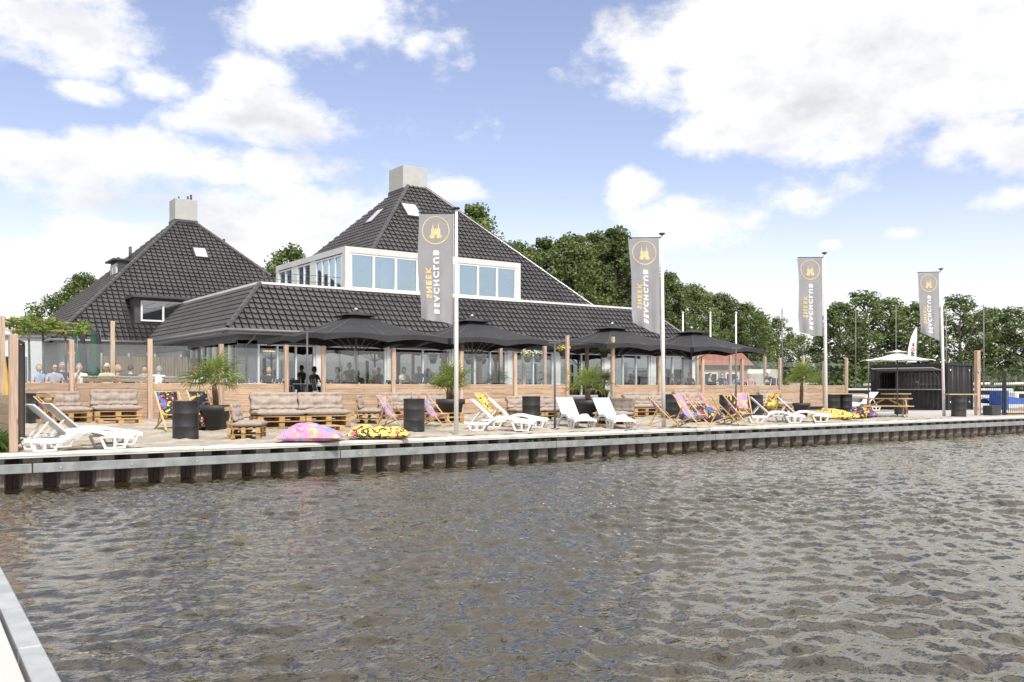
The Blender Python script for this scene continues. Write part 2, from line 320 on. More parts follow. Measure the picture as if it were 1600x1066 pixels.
# ------------------------------------------------------------------ water
WZ = -0.64; QY = 18.5; TZ = 0.62; FY = 30.8
def water_mat():
    m = bpy.data.materials.new('brown_water'); m.use_nodes = True; T = m.node_tree; L = T.links.new; T.nodes.remove(T.nodes['Principled BSDF'])
    df = N(T, 'ShaderNodeBsdfDiffuse'); df.inputs[0].default_value = (0.024, 0.018, 0.009, 1); gl = N(T, 'ShaderNodeBsdfGlossy'); gl.inputs[0].default_value = (1.0, 0.94, 0.815, 1); gl.inputs['Roughness'].default_value = 0.02
    fr = N(T, 'ShaderNodeFresnel'); fr.inputs[0].default_value = 1.75; mx = N(T, 'ShaderNodeMixShader'); L(mth(T, 'MULTIPLY', fr.outputs[0], 1.3, clamp=True), mx.inputs[0]); L(df.outputs[0], mx.inputs[1]); L(gl.outputs[0], mx.inputs[2]); L(mx.outputs[0], T.nodes['Material Output'].inputs[0])
    tc = N(T, 'ShaderNodeTexCoord')
    mp = N(T, 'ShaderNodeMapping'); mp.inputs['Rotation'].default_value = (0, 0, R(-28)); mp.inputs['Scale'].default_value = (1.0, 2.1, 1); L(tc.outputs['Object'], mp.inputs['Vector'])
    a = N(T, 'ShaderNodeTexNoise'); a.inputs['Scale'].default_value = 8.0; a.inputs['Detail'].default_value = 2; a.inputs['Roughness'].default_value = 0.5; a.inputs['Distortion'].default_value = 0.4; L(mp.outputs[0], a.inputs['Vector'])
    b = N(T, 'ShaderNodeBump'); b.inputs['Strength'].default_value = 0.8; b.inputs['Distance'].default_value = 0.009; L(a.outputs[0], b.inputs['Height'])
    for q in (df, gl, fr): L(b.outputs[0], q.inputs['Normal'])
    return m
def wave_field(X, Y):
    Z = np.zeros_like(X); r = np.random.default_rng(3)
    for lam, amp, n, spr in ((1.7, 0.0045, 4, .4), (0.80, 0.0058, 7, .45), (0.44, 0.0060, 10, .5), (0.25, 0.0038, 14, .65)):
        for _ in range(n):
            th = R(60) + r.normal(0, spr); l = lam * r.uniform(0.75, 1.3); k = 2 * math.pi / l; ph = r.uniform(0, 6.28)
            wob = 0.55 * np.sin(X * r.uniform(.15, .5) + r.uniform(0, 6)) + 0.55 * np.sin(Y * r.uniform(.15, .5) + r.uniform(0, 6))
            s = np.sin(k * (X * math.cos(th) + Y * math.sin(th)) + ph + wob * 1.6)
            Z += amp * (1.25 * (1 - 2 * np.abs(np.sin((np.arcsin(np.clip(s, -1, 1)) - 1.5708) / 2)) ** 1.35) if lam < 1.5 else amp * 0 + s) * r.uniform(.6, 1.2)
    patch = 0.75 + 0.35 * np.sin(X * .31 + 1.3) * np.sin(Y * .42 + .5)
    return Z * patch * 0.85
def make_water():
    xs = np.concatenate([np.arange(-1.5, 14, 0.046), np.arange(14, 30, 0.07), np.arange(30, 58.01, 0.12)]); ys = np.arange(-1.0, 18.751, 0.05)
    X, Y = np.meshgrid(xs, ys); Z = wave_field(X, Y)
    e = np.minimum.reduce([X - xs[0], xs[-1] - X, Y - ys[0], (ys[-1] - Y) * 9]); Z *= np.clip(e / 1.0, 0, 1); Z += WZ
    nx, ny = len(xs), len(ys); V = np.stack([X, Y, Z], -1).reshape(-1, 3)
    i = (np.arange(ny - 1)[:, None] * nx + np.arange(nx - 1)[None]).reshape(-1); Fc = np.stack([i, i + 1, i + nx + 1, i + nx], -1)
    x0, x1, y0, y1 = xs[0], xs[-1], ys[0], ys[-1]; b = len(V)
    ext = [(-300, -300), (600, -300), (600, y1), (-300, y1), (x0, y0), (x1, y0), (x1, y1), (x0, y1), (56, y1), (600, y1 + .01), (56, 60), (x1, 60), (92, y1), (92, 60)]
    V = np.concatenate([V, np.array([(a, c, WZ) for a, c in ext])])
    F2 = [(b, b + 1, b + 5, b + 4), (b + 1, b + 2, b + 6, b + 5), (b + 3, b, b + 4, b + 7), (b + 6, b + 12, b + 13, b + 11), (b + 8, b + 6, b + 11, b + 10)]
    me = bpy.data.meshes.new('water'); me.from_pydata(V.tolist(), [], Fc.tolist() + F2); me.update(); me.polygons.foreach_set('use_smooth', [True] * len(me.polygons))
    return struct(link('water', me, water_mat()))
make_water()
# ------------------------------------------------------------------ ground, sand, pavement, terrace
m_grass = mat('rough_grass', (0.075, 0.10, 0.03), 0.95, var=0.4, vscale=0.5, bump=0.4, bscale=8)
g = MB(); g.add([(-300, 18.9, -0.06), (56, 18.9, -0.06), (56, 60, -0.06), (92, 60, -0.06), (92, 18.9, -0.06), (600, 18.9, -0.06), (600, 60, -0.06), (600, 900, -0.06), (-300, 900, -0.06), (-300, 60, -0.06)], [(0, 1, 2, 9), (4, 5, 6, 3), (9, 2, 3, 6, 7, 8)])
g.add([(56, 18.9, -0.06), (56, 60, -0.06), (56, 60, -1.2), (56, 18.9, -1.2)], [(0, 1, 2, 3)]); g.add([(56, 60, -0.06), (92, 60, -0.06), (92, 60, -1.2), (56, 60, -1.2)], [(0, 1, 2, 3)]); g.add([(92, 60, -0.06), (92, 18.9, -0.06), (92, 18.9, -1.2), (92, 60, -1.2)], [(0, 1, 2, 3)]); g.add([(92, 18.9, -0.06), (600, 18.9, -0.06), (600, 18.9, -1.2), (92, 18.9, -1.2)], [(0, 1, 2, 3)])
struct(g.build('ground', m_grass, fixn=False))
def sandz(x, y):
    b = min(1, max(0, (y - 20.5) / 7.0)); b = b * b * (3 - 2 * b)
    return 0.0 + 0.15 * b
def sand_mat():
    m = bpy.data.materials.new('pale_sand'); m.use_nodes = True; T = m.node_tree; L = T.links.new; p = T.nodes['Principled BSDF']; p.inputs['Roughness'].default_value = 0.95
    tc = N(T, 'ShaderNodeTexCoord')
    def nz(s, d=6): n = N(T, 'ShaderNodeTexNoise'); n.inputs['Scale'].default_value = s; n.inputs['Detail'].default_value = d; L(tc.outputs['Object'], n.inputs['Vector']); return n.outputs[0]
    c = mixc(T, maprange(T, nz(1.3), 0.35, 0.65), (0.36, 0.315, 0.25), (0.52, 0.465, 0.38)); c = mixc(T, maprange(T, nz(45, 3), 0.45, 0.75, 0, 0.5), c, (0.25, 0.2, 0.14))
    L(c, p.inputs['Base Color'])
    h = mth(T, 'ADD', nz(6, 5), mth(T, 'MULTIPLY', nz(40, 3), 0.25)); b = N(T, 'ShaderNodeBump'); b.inputs['Strength'].default_value = 0.9; b.inputs['Distance'].default_value = 0.11; L(h, b.inputs['Height']); L(b.outputs[0], p.inputs['Normal'])
    return m
def make_sand():
    xs = np.arange(2.2, 34.61, 0.15); ys = np.arange(18.82, 31.3, 0.15); X, Y = np.meshgrid(xs, ys)
    b = np.clip((Y - 20.5) / 7, 0, 1); Z = 0.15 * b * b * (3 - 2 * b) + 0.004
    Z += 0.03 * (np.sin(X * 3.3 + np.sin(Y * 1.7) * 2) * np.sin(Y * 2.9 + np.sin(X * 1.1)) ) * np.clip((Y - 18.9) / .6, 0, 1) + rng.normal(0, 0.012, X.shape)
    nx, ny = X.shape[1], X.shape[0]; i = (np.arange(ny - 1)[:, None] * nx + np.arange(nx - 1)[None]).reshape(-1)
    me = bpy.data.meshes.new('sand'); me.from_pydata(np.stack([X, Y, Z], -1).reshape(-1, 3).tolist(), [], np.stack([i, i + 1, i + nx + 1, i + nx], -1).tolist()); me.update()
    me.polygons.foreach_set('use_smooth', [True] * len(me.polygons)); return struct(link('sand', me, sand_mat()))
make_sand()
m_pave = mat('pale_paving', (0.45, 0.43, 0.40), 0.9, var=0.08, vscale=1.2, bump=0.15, dirt=(0.33, 0.31, 0.28, 0.5), dscale=0.7)
pv = struct(boxpart('pavement', mat('paving_joint', (0.25, 0.24, 0.22), 0.95), None, (45.3, 25.9, -0.053), (21.4, 14.2, 0.1)))
slab = MB().box((0, 0, 0), (0.985, 0.985, 0.02), None, 0.006).mesh('paving_slab'); slab.materials.append(m_pave)
for i in range(14):
    for j in range(7): link('paving_slab', slab, None, pv, (35.15 + i * 1.0, 19.35 + j * 1.0, 0.006 + random.uniform(-.002, .002)))
tr = struct(boxpart('terrace_floor', mat('terrace_tiles', (0.26, 0.25, 0.235), 0.85, var=0.1, bump=0.1), None, (22.5, 40.4, 0.26), (49, 19.0, 0.72)))
# ------------------------------------------------------------------ quay wall: sheet piles, waler, cap
qw = thing('quay_wall', 'steel sheet-pile quay wall with galvanised waler and white concrete cap along the beach', 'quay wall', (0, QY, 0))
PITCH = 0.615; x = -3.0
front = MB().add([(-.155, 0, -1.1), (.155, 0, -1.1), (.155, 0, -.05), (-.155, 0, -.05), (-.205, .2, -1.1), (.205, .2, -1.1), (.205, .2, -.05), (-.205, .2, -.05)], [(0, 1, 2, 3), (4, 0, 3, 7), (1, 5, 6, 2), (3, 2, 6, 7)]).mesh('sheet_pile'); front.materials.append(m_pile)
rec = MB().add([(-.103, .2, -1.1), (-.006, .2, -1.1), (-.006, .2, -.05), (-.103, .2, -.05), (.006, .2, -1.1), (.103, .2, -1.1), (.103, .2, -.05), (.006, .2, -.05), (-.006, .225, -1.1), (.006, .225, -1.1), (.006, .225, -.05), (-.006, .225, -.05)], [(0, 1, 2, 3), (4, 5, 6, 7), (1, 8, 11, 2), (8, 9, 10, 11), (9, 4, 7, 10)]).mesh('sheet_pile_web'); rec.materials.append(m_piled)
band = MB().add([(-.16, -.004, -.75), (.16, -.004, -.75), (.158, -.004, -.592), (.09, -.004, -.58), (.02, -.004, -.594), (-.07, -.004, -.583), (-.158, -.004, -.59)], [(0, 1, 2, 3, 4, 5, 6)]).mesh('algae_band'); band.materials.append(mat('wet_algae', (0.05, 0.045, 0.03), 0.4, var=0.4, vscale=12))
while x < 62:
    link('algae_band', band, None, qw, (x, 0, random.uniform(-.02, .02)))
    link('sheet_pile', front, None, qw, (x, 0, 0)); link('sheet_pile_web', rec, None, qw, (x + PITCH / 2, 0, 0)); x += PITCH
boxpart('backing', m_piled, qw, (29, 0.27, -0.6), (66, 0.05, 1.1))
segs = np.arange(-3.5, 62, 6.02)
for sx in segs:
    o = MB().box((3.0, 0, 0), (6.0, 0.11, 0.17), None, 0.008).box((3.0, .06, .0), (6.0, .03, .12)).build('waler_beam', m_galv, qw, (sx, -0.085, -0.275))
    b = MB()
    for q in np.arange(0.45, 6, 1.23): b.tube([(q, -.055, 0), (q, -.068, 0)], .02, 6)
    b.build('bolt', m_alu, o)
for sx in np.arange(-3.5, 62, 4.53):
    o = MB().prism([(-.16, -.015), (-.16, -.085), (-.12, -.085), (.3, -.085), (.3, -.002), (-.10, -.002), (-.13, -.006)], 4.515, Matrix.Rotation(R(90), 3, 'Z')).build('cap_slab', m_cap, qw, (sx + 2.26, 0.02, 0))
    MB().box((0, -.163, -.045), (4.5, .012, .012)).build('drip_edge', m_cap, o)
# weeds rooted in the gap under the cap
m_leaf = None
def leaf_mat(name, c1, c2, trans=0.35, rough=0.55):
    if name in MATS: return MATS[name]
    m = bpy.data.materials.new(name); m.use_nodes = True; T = m.node_tree; L = T.links.new; p = T.nodes['Principled BSDF']; p.inputs['Roughness'].default_value = rough; p.inputs['Specular IOR Level'].default_value = 0.3
    tc = N(T, 'ShaderNodeTexCoord'); n = N(T, 'ShaderNodeTexNoise'); n.inputs['Scale'].default_value = 0.9; n.inputs['Detail'].default_value = 6; L(tc.outputs['Object'], n.inputs['Vector'])
    oi = N(T, 'ShaderNodeObjectInfo'); c = mixc(T, maprange(T, n.outputs[0], 0.3, 0.7), c1, c2)
    hv = N(T, 'ShaderNodeHueSaturation'); L(c, hv.inputs['Color']); L(maprange(T, oi.outputs['Random'], 0, 1, .82, 1.2, False), hv.inputs['Value']); c = hv.outputs[0]
    L(c, p.inputs['Base Color']); tl = N(T, 'ShaderNodeBsdfTranslucent'); L(c, tl.inputs[0]); mx = N(T, 'ShaderNodeMixShader'); mx.inputs[0].default_value = trans
    L(p.outputs[0], mx.inputs[1]); L(tl.outputs[0], mx.inputs[2]); L(mx.outputs[0], T.nodes['Material Output'].inputs[0]); MATS[name] = m; return m
m_weed = leaf_mat('weed_leaf', (0.07, 0.13, 0.03), (0.14, 0.22, 0.05))
def leaf_cloud(mb, centre, rad, n, size, r=random):
    for _ in range(n):
        d = Vector((r.gauss(0, 1), r.gauss(0, 1), r.gauss(0, 1))).normalized(); p = Vector(centre) + Vector((d.x * rad[0], d.y * rad[1], d.z * rad[2])) * (r.random() ** 0.45)
        a = Vector((r.gauss(0, 1), r.gauss(0, 1), r.gauss(0, 1) * .6)).normalized(); b = a.cross(d + Vector((.01, .02, .3))).normalized(); s = size * r.uniform(.6, 1.3)
        mb.add([p - a * s * .5, p + b * s * .32, p + a * s * .55, p - b * s * .32], [(0, 1, 2, 3)])
for i, (px, sz, lab) in enumerate(((828, .16, 'small green weed in the quay gap, second before the flowering tuft'), (853, .12, 'tiny green weed growing between the sheet piles under the cap'), (935, .16, 'low green weed in the quay gap beside the facing loungers'), (955, .15, 'leafy weed in the quay gap next to the flowering tuft'), (985, .27, 'bushy weed with white flowers hanging over the quay cap'))):
    mb = MB(); leaf_cloud(mb, (0, 0, 0), (sz * 1.3, .06, sz * .55), 130, .055)
    w_ = mb.build('weed_tuft', m_weed, None, (yp(px, QY), QY - .05, -.14 if sz < .2 else -.08), fixn=False); tag(w_, lab, 'weed', 'weeds growing in the quay wall')
    if sz > .2:
        fl = MB(); leaf_cloud(fl, (0, -.03, .13), (sz, .05, .05), 26, .03); fl.build('flower', m_wprint, w_, fixn=False)['kind'] = 'stuff'
# ------------------------------------------------------------------ jetty under the camera
jt = thing('jetty', 'pale concrete jetty with a galvanised steel edge strip', 'jetty', (0.66, 4.0, -0.03), R(-1.9))
for i, yy in enumerate(np.arange(-14, 10.4, 2.45)): boxpart('deck_slab', mat('jetty_concrete', (0.50, 0.49, 0.465), 0.85, var=0.05, vscale=1.5, bump=0.1, dirt=(0.33, 0.32, 0.29, 0.6), dscale=1.6), jt, (-1.17, yy + 1.2, -0.09), (2.1, 2.44, 0.18), .004)
for yy in np.arange(-14, 10.3, 4.9):
    MB().box((-.05, yy + 2.44, -.045), (.1, 4.88, .11), None, .006).box((0, yy + 2.44, -.2), (.012, 4.88, .2)).build('edge_strip', mat('pale_steel', (0.40, 0.42, 0.42), 0.6, 0.2, var=0.12, vscale=4, dirt=(0.25, 0.24, 0.2, 0.6), dscale=3), jt)
for yy in (-9, -4, 1, 6): MB().tube([(-1.0, yy, -.2), (-1.0, yy, -3)], .12, 10).build('pile', m_pile, jt)
# ------------------------------------------------------------------ terrace fence: posts, planks, panes, clamps
m_clamp = m_alu
PLT = 1.34; GLT = 2.55
plank_me = {}
def terrace_fence(label, posts, tops, left_open, right_open, panes=True):
    t = thing('terrace_fence', label, 'fence', (posts[0], FY, 0.1), 0, 'fence sections along the terrace edge')
    for i, (px, top) in enumerate(zip(posts, tops)):
        MB().box((0, 0, (top - .02) / 2), (.14, .14, top + .02), Matrix.Rotation(random.uniform(-.008, .008), 3, 'Y'), .008).build('post', m_post, t, (px - posts[0], -.02, -.05))
    for a, b in zip(posts[:-1], posts[1:]):
        L_ = b - a - .15; hts = 6; h = (PLT - .17) / hts
        for j in range(hts):
            boxpart('plank', m_wood, t, ((a + b) / 2 - posts[0], .03 + random.uniform(-.003, .003), .07 + h * (j + .5)), (L_, .035, h - .007), .006)
        boxpart('kick_board', m_black, t, ((a + b) / 2 - posts[0], .04, .0), (L_, .03, .12))
        boxpart('batten', m_wood, t, (a - posts[0] + .11, -.012, .1 + (PLT - .2) / 2), (.05, .03, PLT - .16), .004)
        if panes:
            n = 2 if L_ > 2.4 else 1; wv = L_ / n
            for q in range(n):
                p = MB().box((a + .075 + wv * (q + .5) - posts[0], .03, (PLT + GLT) / 2 - .07), (wv - .03, .012, GLT - PLT - .03)).build('pane', g_fence, t)
            for zz in (PLT + .12, GLT - .28):
                for xx in (a + .075, b - .075): boxpart('clamp', m_clamp, t, (xx - posts[0], .0, zz - .1), (.05, .04, .05), .006)
            for q in range(3): boxpart('clamp', m_clamp, t, (a + .3 + (L_ - .4) * q / 2 - posts[0], .03, PLT - .085), (.05, .04, .06), .006)
    return t
P_ = lambda *xs: [yp(q, FY) for q in xs]
terrace_fence('long wooden terrace fence with glass panes behind the left pallet sofas', P_(28, 112, 234, 345, 447), [2.5, 2.62, 2.72, 2.62, 2.66], 0, 0)
terrace_fence('wooden terrace fence with glass panes below the two left black parasols', P_(505, 614, 720, 804, 886), [2.66, 2.66, 2.62, 2.62, 3.42], 0, 0)
terrace_fence('wooden terrace fence with glass panes running towards the bar container', P_(957, 1030, 1097, 1159, 1218, 1287, 1322), [3.45, 2.66, 2.64, 2.62, 2.66, 2.62, 2.85], 0, 0)
# portal over the second opening
pr = thing('entrance_rail', 'thin black steel rails joining the two tall fence posts at the beach entrance', 'rail', (yp(886, FY), FY, 3.2))
xa, xb = 0, yp(957, FY) - yp(886, FY)
for zz in (0.0, -.1): MB().tube([(-1.2 if zz == 0 else .05, .0, zz), (xb, .0, zz)], .018, 6).build('rail_bar', m_black, pr)
for nm, pxa, pxb, lab in (('left', 447, 505, 'short wooden steps between the fence and the first black parasol'), ('mid', 886, 957, 'wide wooden steps behind the potted palm between two tall posts')):
    a, b = yp(pxa, FY) + .08, yp(pxb, FY) - .08
    s = thing('terrace_steps', lab, 'steps', ((a + b) / 2, FY - .1, 0.1))
    for q in range(3): boxpart('step', m_oldwood, s, (0, .15 + q * .3, .06 + q * .17), (b - a, .3, .14 + .02 * q), .006)
    boxpart('riser_board', m_wallg, s, (0, 1.02, .3), (b - a, .04, .44))
# side fence and gate at the left end of the beach
sf = thing('side_fence', 'weathered board fence running from the quay to the terrace', 'fence', (2.28, 18.95, 0))
for yy, top in ((0.05, 2.22), (1.95, 2.68), (4.2, 2.5), (6.6, 2.5), (9.0, 2.5)): MB().box((0, 0, top / 2), (.15, .15, top), None, .008).build('post', m_post, sf, (0, yy, -.05))
for a, b in ((.12, 1.87), (2.03, 4.12), (4.28, 6.52), (6.68, 8.92), (9.08, 11.3)):
    for j in range(5): boxpart('plank', m_palletg, sf, (-.02, (a + b) / 2, .1 + .19 * (j + .5)), (.035, b - a, .182), .005)
MB().tube([(0, 1.95, 2.6), (2.4, 11.9, 2.75)], .012, 5).build('wire', m_black, sf)
gt = thing('steel_gate', 'narrow black steel gate standing open on the hinged fence post', 'gate', (2.36, 19.06, 0.1))
gM = Matrix.Rotation(R(77), 3, 'Z')
MB().box(gM @ Vector((.5, 0, 1.0)), (.98, .02, 1.8), gM).build('panel', m_black, gt)
for u in (.03, .97): MB().box(gM @ Vector((u, 0, 1.0)), (.05, .05, 1.95), gM, .004).build('frame_post', m_black, gt)
for zz in (.06, 1.95): MB().box(gM @ Vector((.5, 0, zz)), (.9, .05, .05), gM).build('frame_rail', m_black, gt)
for zz in (.2, 1.75): MB().box(Vector((-.02, -.06, zz)), (.09, .03, .2), None, .004).build('hinge', m_black, gt)
gs = MB()
for _ in range(420):
    p = Vector((random.uniform(1.6, 2.22), random.uniform(18.9, 20.6), 0)); h = random.uniform(.15, .42); d = Vector((random.gauss(0, .1), random.gauss(0, .1), h)); s = Vector((random.uniform(-1, 1), random.uniform(-1, 1), 0)).normalized() * .008
    gs.add([p - s, p + s, p + d * .6 + s * .7, p + d + Vector((d.x, d.y, 0))], [(0, 1, 2, 3)])
tag(gs.build('grass_tuft', m_weed, fixn=False), 'long green grass at the foot of the board fence', 'grass', kind='stuff')
# ------------------------------------------------------------------ roofs
TW, TG = 0.30, 0.345                                  # tile cover width and gauge
def tile_pts():
    prof = [(0.034, -0.028), (0.040, 0.034), (0.078, 0.036), (0.105, 0.010), (0.20, 0.002), (0.280, 0.012), (0.284, -0.028)]; L_ = TG + .05
    top = [(x, 0.0, z + .002) for x, z in prof]; bot = [(x, -L_, z + .056) for x, z in prof]; lip = [(x, -L_, z + .034) for x, z in prof]
    V = top + bot + lip; n = len(prof)
    fs = [(i, i + n, i + n + 1, i + 1) for i in range(n - 1)] + [(i + n, i + 2 * n, i + 2 * n + 1, i + n + 1) for i in range(n - 1)] + [(n - 1, 2 * n - 1, 3 * n - 1), (0, 2 * n, n)]
    return [Vector(v) for v in V], fs
TV, TF = tile_pts()
tile_me = bpy.data.meshes.new('roof_tile'); tile_me.from_pydata(TV, [], TF); tile_me.update(); tile_me.materials.append(m_tile)
def slope(name, parent, O, ax, up, ulen, vlen, cuts, holes=(), single=None):
    """tiles on a roof plane. O: eave start, ax: unit vector along eave, up: unit vector up the slope; cuts: list of (point, normal pointing OUT);
    holes: (u0,u1,v0,v1); single: (u0,u1,v0,v1) window in which whole tiles become parts of their own"""
    O = Vector(O); ax = Vector(ax).normalized(); up = Vector(up).normalized(); nr = ax.cross(up); M = Matrix((ax, up, nr)).transposed()
    mb = MB(); singles = []
    nu = int(ulen / TW) + 1; nv = int(vlen / TG) + 1
    for j in range(nv):
        for i in range(nu):
            u0 = i * TW; v1 = (j + 1) * TG; pts = [O + M @ (q + Vector((u0, v1, 0))) for q in (Vector((0, 0, 0)), Vector((TW, 0, 0)), Vector((TW, -TG, 0)), Vector((0, -TG, 0)))]
            if any(h[0] < u0 + TW * .5 < h[1] and h[2] < v1 - TG * .5 < h[3] for h in holes): continue
            outs = [max((p - Vector(c)).dot(Vector(n)) for c, n in cuts) if cuts else -1 for p in pts]
            if min(outs) > 0: continue
            if single and single[0] <= u0 < single[1] and single[2] <= j * TG < single[3] and max(outs) < 0 and len(singles) < 290:
                singles.append((O + M @ Vector((u0, v1, 0)))); continue
            jit = Vector((random.uniform(-.003, .003), random.uniform(-.004, .004), random.uniform(-.002, .003)))
            mb.add([O + M @ (q + Vector((u0, v1, 0)) + jit) for q in TV], TF)
    me = mb.mesh(name); bm = bmesh.new(); bm.from_mesh(me)
    for c, n in cuts:
        bmesh.ops.bisect_plane(bm, geom=list(bm.verts) + list(bm.edges) + list(bm.faces), plane_co=c, plane_no=n, clear_outer=True)
    bm.to_mesh(me); bm.free()
    if len(me.polygons):
        o = link('roof_tiles', me, m_tile, parent); o['kind'] = 'stuff'
    for p in singles:
        t = link('roof_tile', tile_me, None, parent, p); t.rotation_euler = M.to_euler()
def deck(name, parent, pts, m=None):                       # closed roof boarding a little under the tiles
    return MB().add([Vector(p) - Vector((0, 0, .03)) for p in pts], [tuple(range(len(pts)))]).build(name, m or m_under, parent, fixn=False)
hip_me = None
def hip(parent, a, b):
    a = Vector(a); b = Vector(b); d = (b - a); L_ = d.length; d.normalize(); n = int(L_ / .36)
    for i in range(n):
        p = a + d * (L_ * i / n); q = a + d * (L_ * (i + 1) / n + .05)
        MB().tube([p + Vector((0, 0, .05)), q + Vector((0, 0, .042))], [.118, .112], 10, False).build('hip_tile', m_tile, parent)
def windows_row(parent, org, ax, nrm, W, H, n, frame=.09, mull=.07, depth=.1, fm=None, gm=None, name='window'):
    """a strip of n panes in a white frame; org = lower left corner on the wall face, ax along, nrm outward"""
    org = Vector(org); ax = Vector(ax); nrm = Vector(nrm); up = Vector((0, 0, 1)); M = Matrix((ax, -nrm, up)).transposed(); fm = fm or m_wpaint; gm = gm or g_win
    wv = (W - 2 * frame - (n - 1) * mull) / n
    root = None
    def bx(c, d): return (org + M @ Vector(c), d)
    mb = MB()
    for c, d in (((W / 2, 0, frame / 2), (W, depth, frame)), ((W / 2, 0, H - frame / 2), (W, depth, frame)), ((frame / 2, 0, H / 2), (frame, depth, H - 2 * frame)), ((W - frame / 2, 0, H / 2), (frame, depth, H - 2 * frame))):
        mb.box(org + M @ Vector(c), d, M)
    root = mb.build(name, fm, parent)
    for i in range(n):
        x0 = frame + i * (wv + mull)
        MB().box(org + M @ Vector((x0 + wv / 2, depth * .1, H / 2)), (wv, .012, H - 2 * frame), M).build('pane', gm, root)
        mm = MB()
        if i < n - 1: mm.box(org + M @ Vector((x0 + wv + mull / 2, -.004, H / 2)), (mull, depth * .9, H - 2 * frame), M).build('mullion', fm, root)
    return root
EX0, EX1, EY, EZ = 12.15, 39.95, 36.9, 3.6           # eaves of the front building
RUN = 2.12; TOPZ = EZ + RUN * 1.014; k1 = 1.014
S2 = math.hypot(1, k1); upF = Vector((0, 1, k1)) / S2; upL = Vector((1, 0, k1)) / S2
PX0, PX1 = 16.5, 35.7                                  # eave corners of the tall pyramid
AY = 45.9; AZ = EZ + (AY - EY) * k1; AX0, AX1 = PX0 + (AY - EY), PX1 - (AY - EY)
mh = thing('main_building', 'dark tiled pyramid-roofed restaurant with a white window box and square chimney', 'building', (26, 46, 0))
mh.location = (0, 0, 0)
BX0, BX1, BY0, BY1, BZ = 18.36, 28.5, 39.02, 47.75, 7.82  # the white window box
d45 = Vector((1, -1, 0)).normalized()
# front slope: skirt and pyramid in one plane
cutsF = [((EX0, EY, 0), (-1, 1, 0)), ((EX1, EY, 0), (1, 1, 0))]
vsk = RUN * S2
hol = [(BX0 - EX0 - .02, BX1 - EX0 + .02, vsk - .12, (BZ - EZ) / k1 * S2 + .0)]
slope('front_skirt', mh, (EX0, EY - .02, EZ + .02), (1, 0, 0), upF, EX1 - EX0, vsk, cutsF, single=(1.2, 11.5, 0.2, 2.9))
cutsP = [((PX0, EY, 0), (-1, 1, 0)), ((PX1, EY, 0), (1, 1, 0)), ((0, 0, TOPZ - .03), (0, 0, -1)), ((0, AY + .1, 0), (0, 1, 0))]
slope('front_pyramid', mh, (PX0, EY, EZ + .03), (1, 0, 0), upF, PX1 - PX0, (AY - EY) * S2 + .2, cutsP, holes=[(BX0 - PX0 - .3, BX1 - PX0 + .0, 0, (BZ - EZ) / k1 * S2 - .1)])
# left slope of the pyramid
upW = Vector((1, 0, k1)) / S2
slope('left_pyramid', mh, (PX0, EY + 19.2, EZ + .03), (0, -1, 0), upW, 19.2, (AY - EY) * S2 + .2, [((PX0, EY, 0), (1, -1, 0)), ((PX0, EY + 19.2, 0), (1, 1, 0)), ((0, 0, TOPZ + .4), (0, 0, -1)), ((AX0 + .1, 0, 0), (1, 0, 0))])
# left skirt
slope('left_skirt', mh, (EX0 - .02, 52.6, EZ + .02), (0, -1, 0), upL, 52.6 - EY, vsk, [((EX0, EY, 0), (1, -1, 0)), ((0, 52.4, 0), (0, 1, 0))])
slope('right_skirt', mh, (EX1 + .02, EY, EZ + .02), (0, 1, 0), Vector((-1, 0, k1)) / S2, 12, vsk, [((EX1, EY, 0), (-1, -1, 0)), ((0, 48, 0), (0, 1, 0))])
slope('right_pyramid', mh, (PX1, EY, EZ + .03), (0, 1, 0), Vector((-1, 0, k1)) / S2, 19.2, (AY - EY) * S2, [((PX1, EY, 0), (-1, -1, 0)), ((PX1, EY + 19.2, 0), (-1, 1, 0)), ((0, 0, TOPZ + .1), (0, 0, -1))])
e = RUN
deck('roof_boarding', mh, [(EX0, EY, EZ), (EX1, EY, EZ), (EX1 - e, EY + e, TOPZ), (EX0 + e, EY + e, TOPZ)])
deck('roof_boarding', mh, [(EX0, 52.4, EZ), (EX0, EY, EZ), (EX0 + e, EY + e, TOPZ), (EX0 + e, 52.4, TOPZ)])
deck('roof_boarding', mh, [(EX1, EY, EZ), (EX1, 48, EZ), (EX1 - e, 48, TOPZ), (EX1 - e, EY + e, TOPZ)])
deck('roof_boarding', mh, [(PX0 + e, EY + e, TOPZ), (PX1 - e, EY + e, TOPZ), (AX1, AY, AZ), (AX0, AY, AZ)])
deck('roof_boarding', mh, [(PX0 + e, EY + 19.2 - e, TOPZ), (PX0 + e, EY + e, TOPZ), (AX0, AY, AZ), (AX0, AY + 1.2, AZ)])
deck('roof_boarding', mh, [(PX1 - e, EY + e, TOPZ), (PX1 - e, EY + 19.2 - e, TOPZ), (AX1, AY + 1.2, AZ), (AX1, AY, AZ)])
deck('roof_boarding', mh, [(PX1 - e, EY + 19.2 - e, TOPZ), (PX0 + e, EY + 19.2 - e, TOPZ), (AX0, AY + 1.2, AZ), (AX1, AY + 1.2, AZ)])
boxpart('flat_roof', m_lead, mh, ((EX0 + EX1) / 2, (EY + e + 56) / 2 + .1, TOPZ - .12), (EX1 - EX0 - 2 * e - .1, 56 - EY - e, .1))
hip(mh, (EX0, EY, EZ), (EX0 + e, EY + e, TOPZ)); hip(mh, (EX1, EY, EZ), (EX1 - e, EY + e, TOPZ))
hip(mh, (BX0 + 2.2, EY + BX0 + 2.2 - PX0, EZ + k1 * (BX0 + 2.2 - PX0)), (AX0, AY, AZ)); hip(mh, (PX1 - e, EY + e, TOPZ), (AX1, AY, AZ))
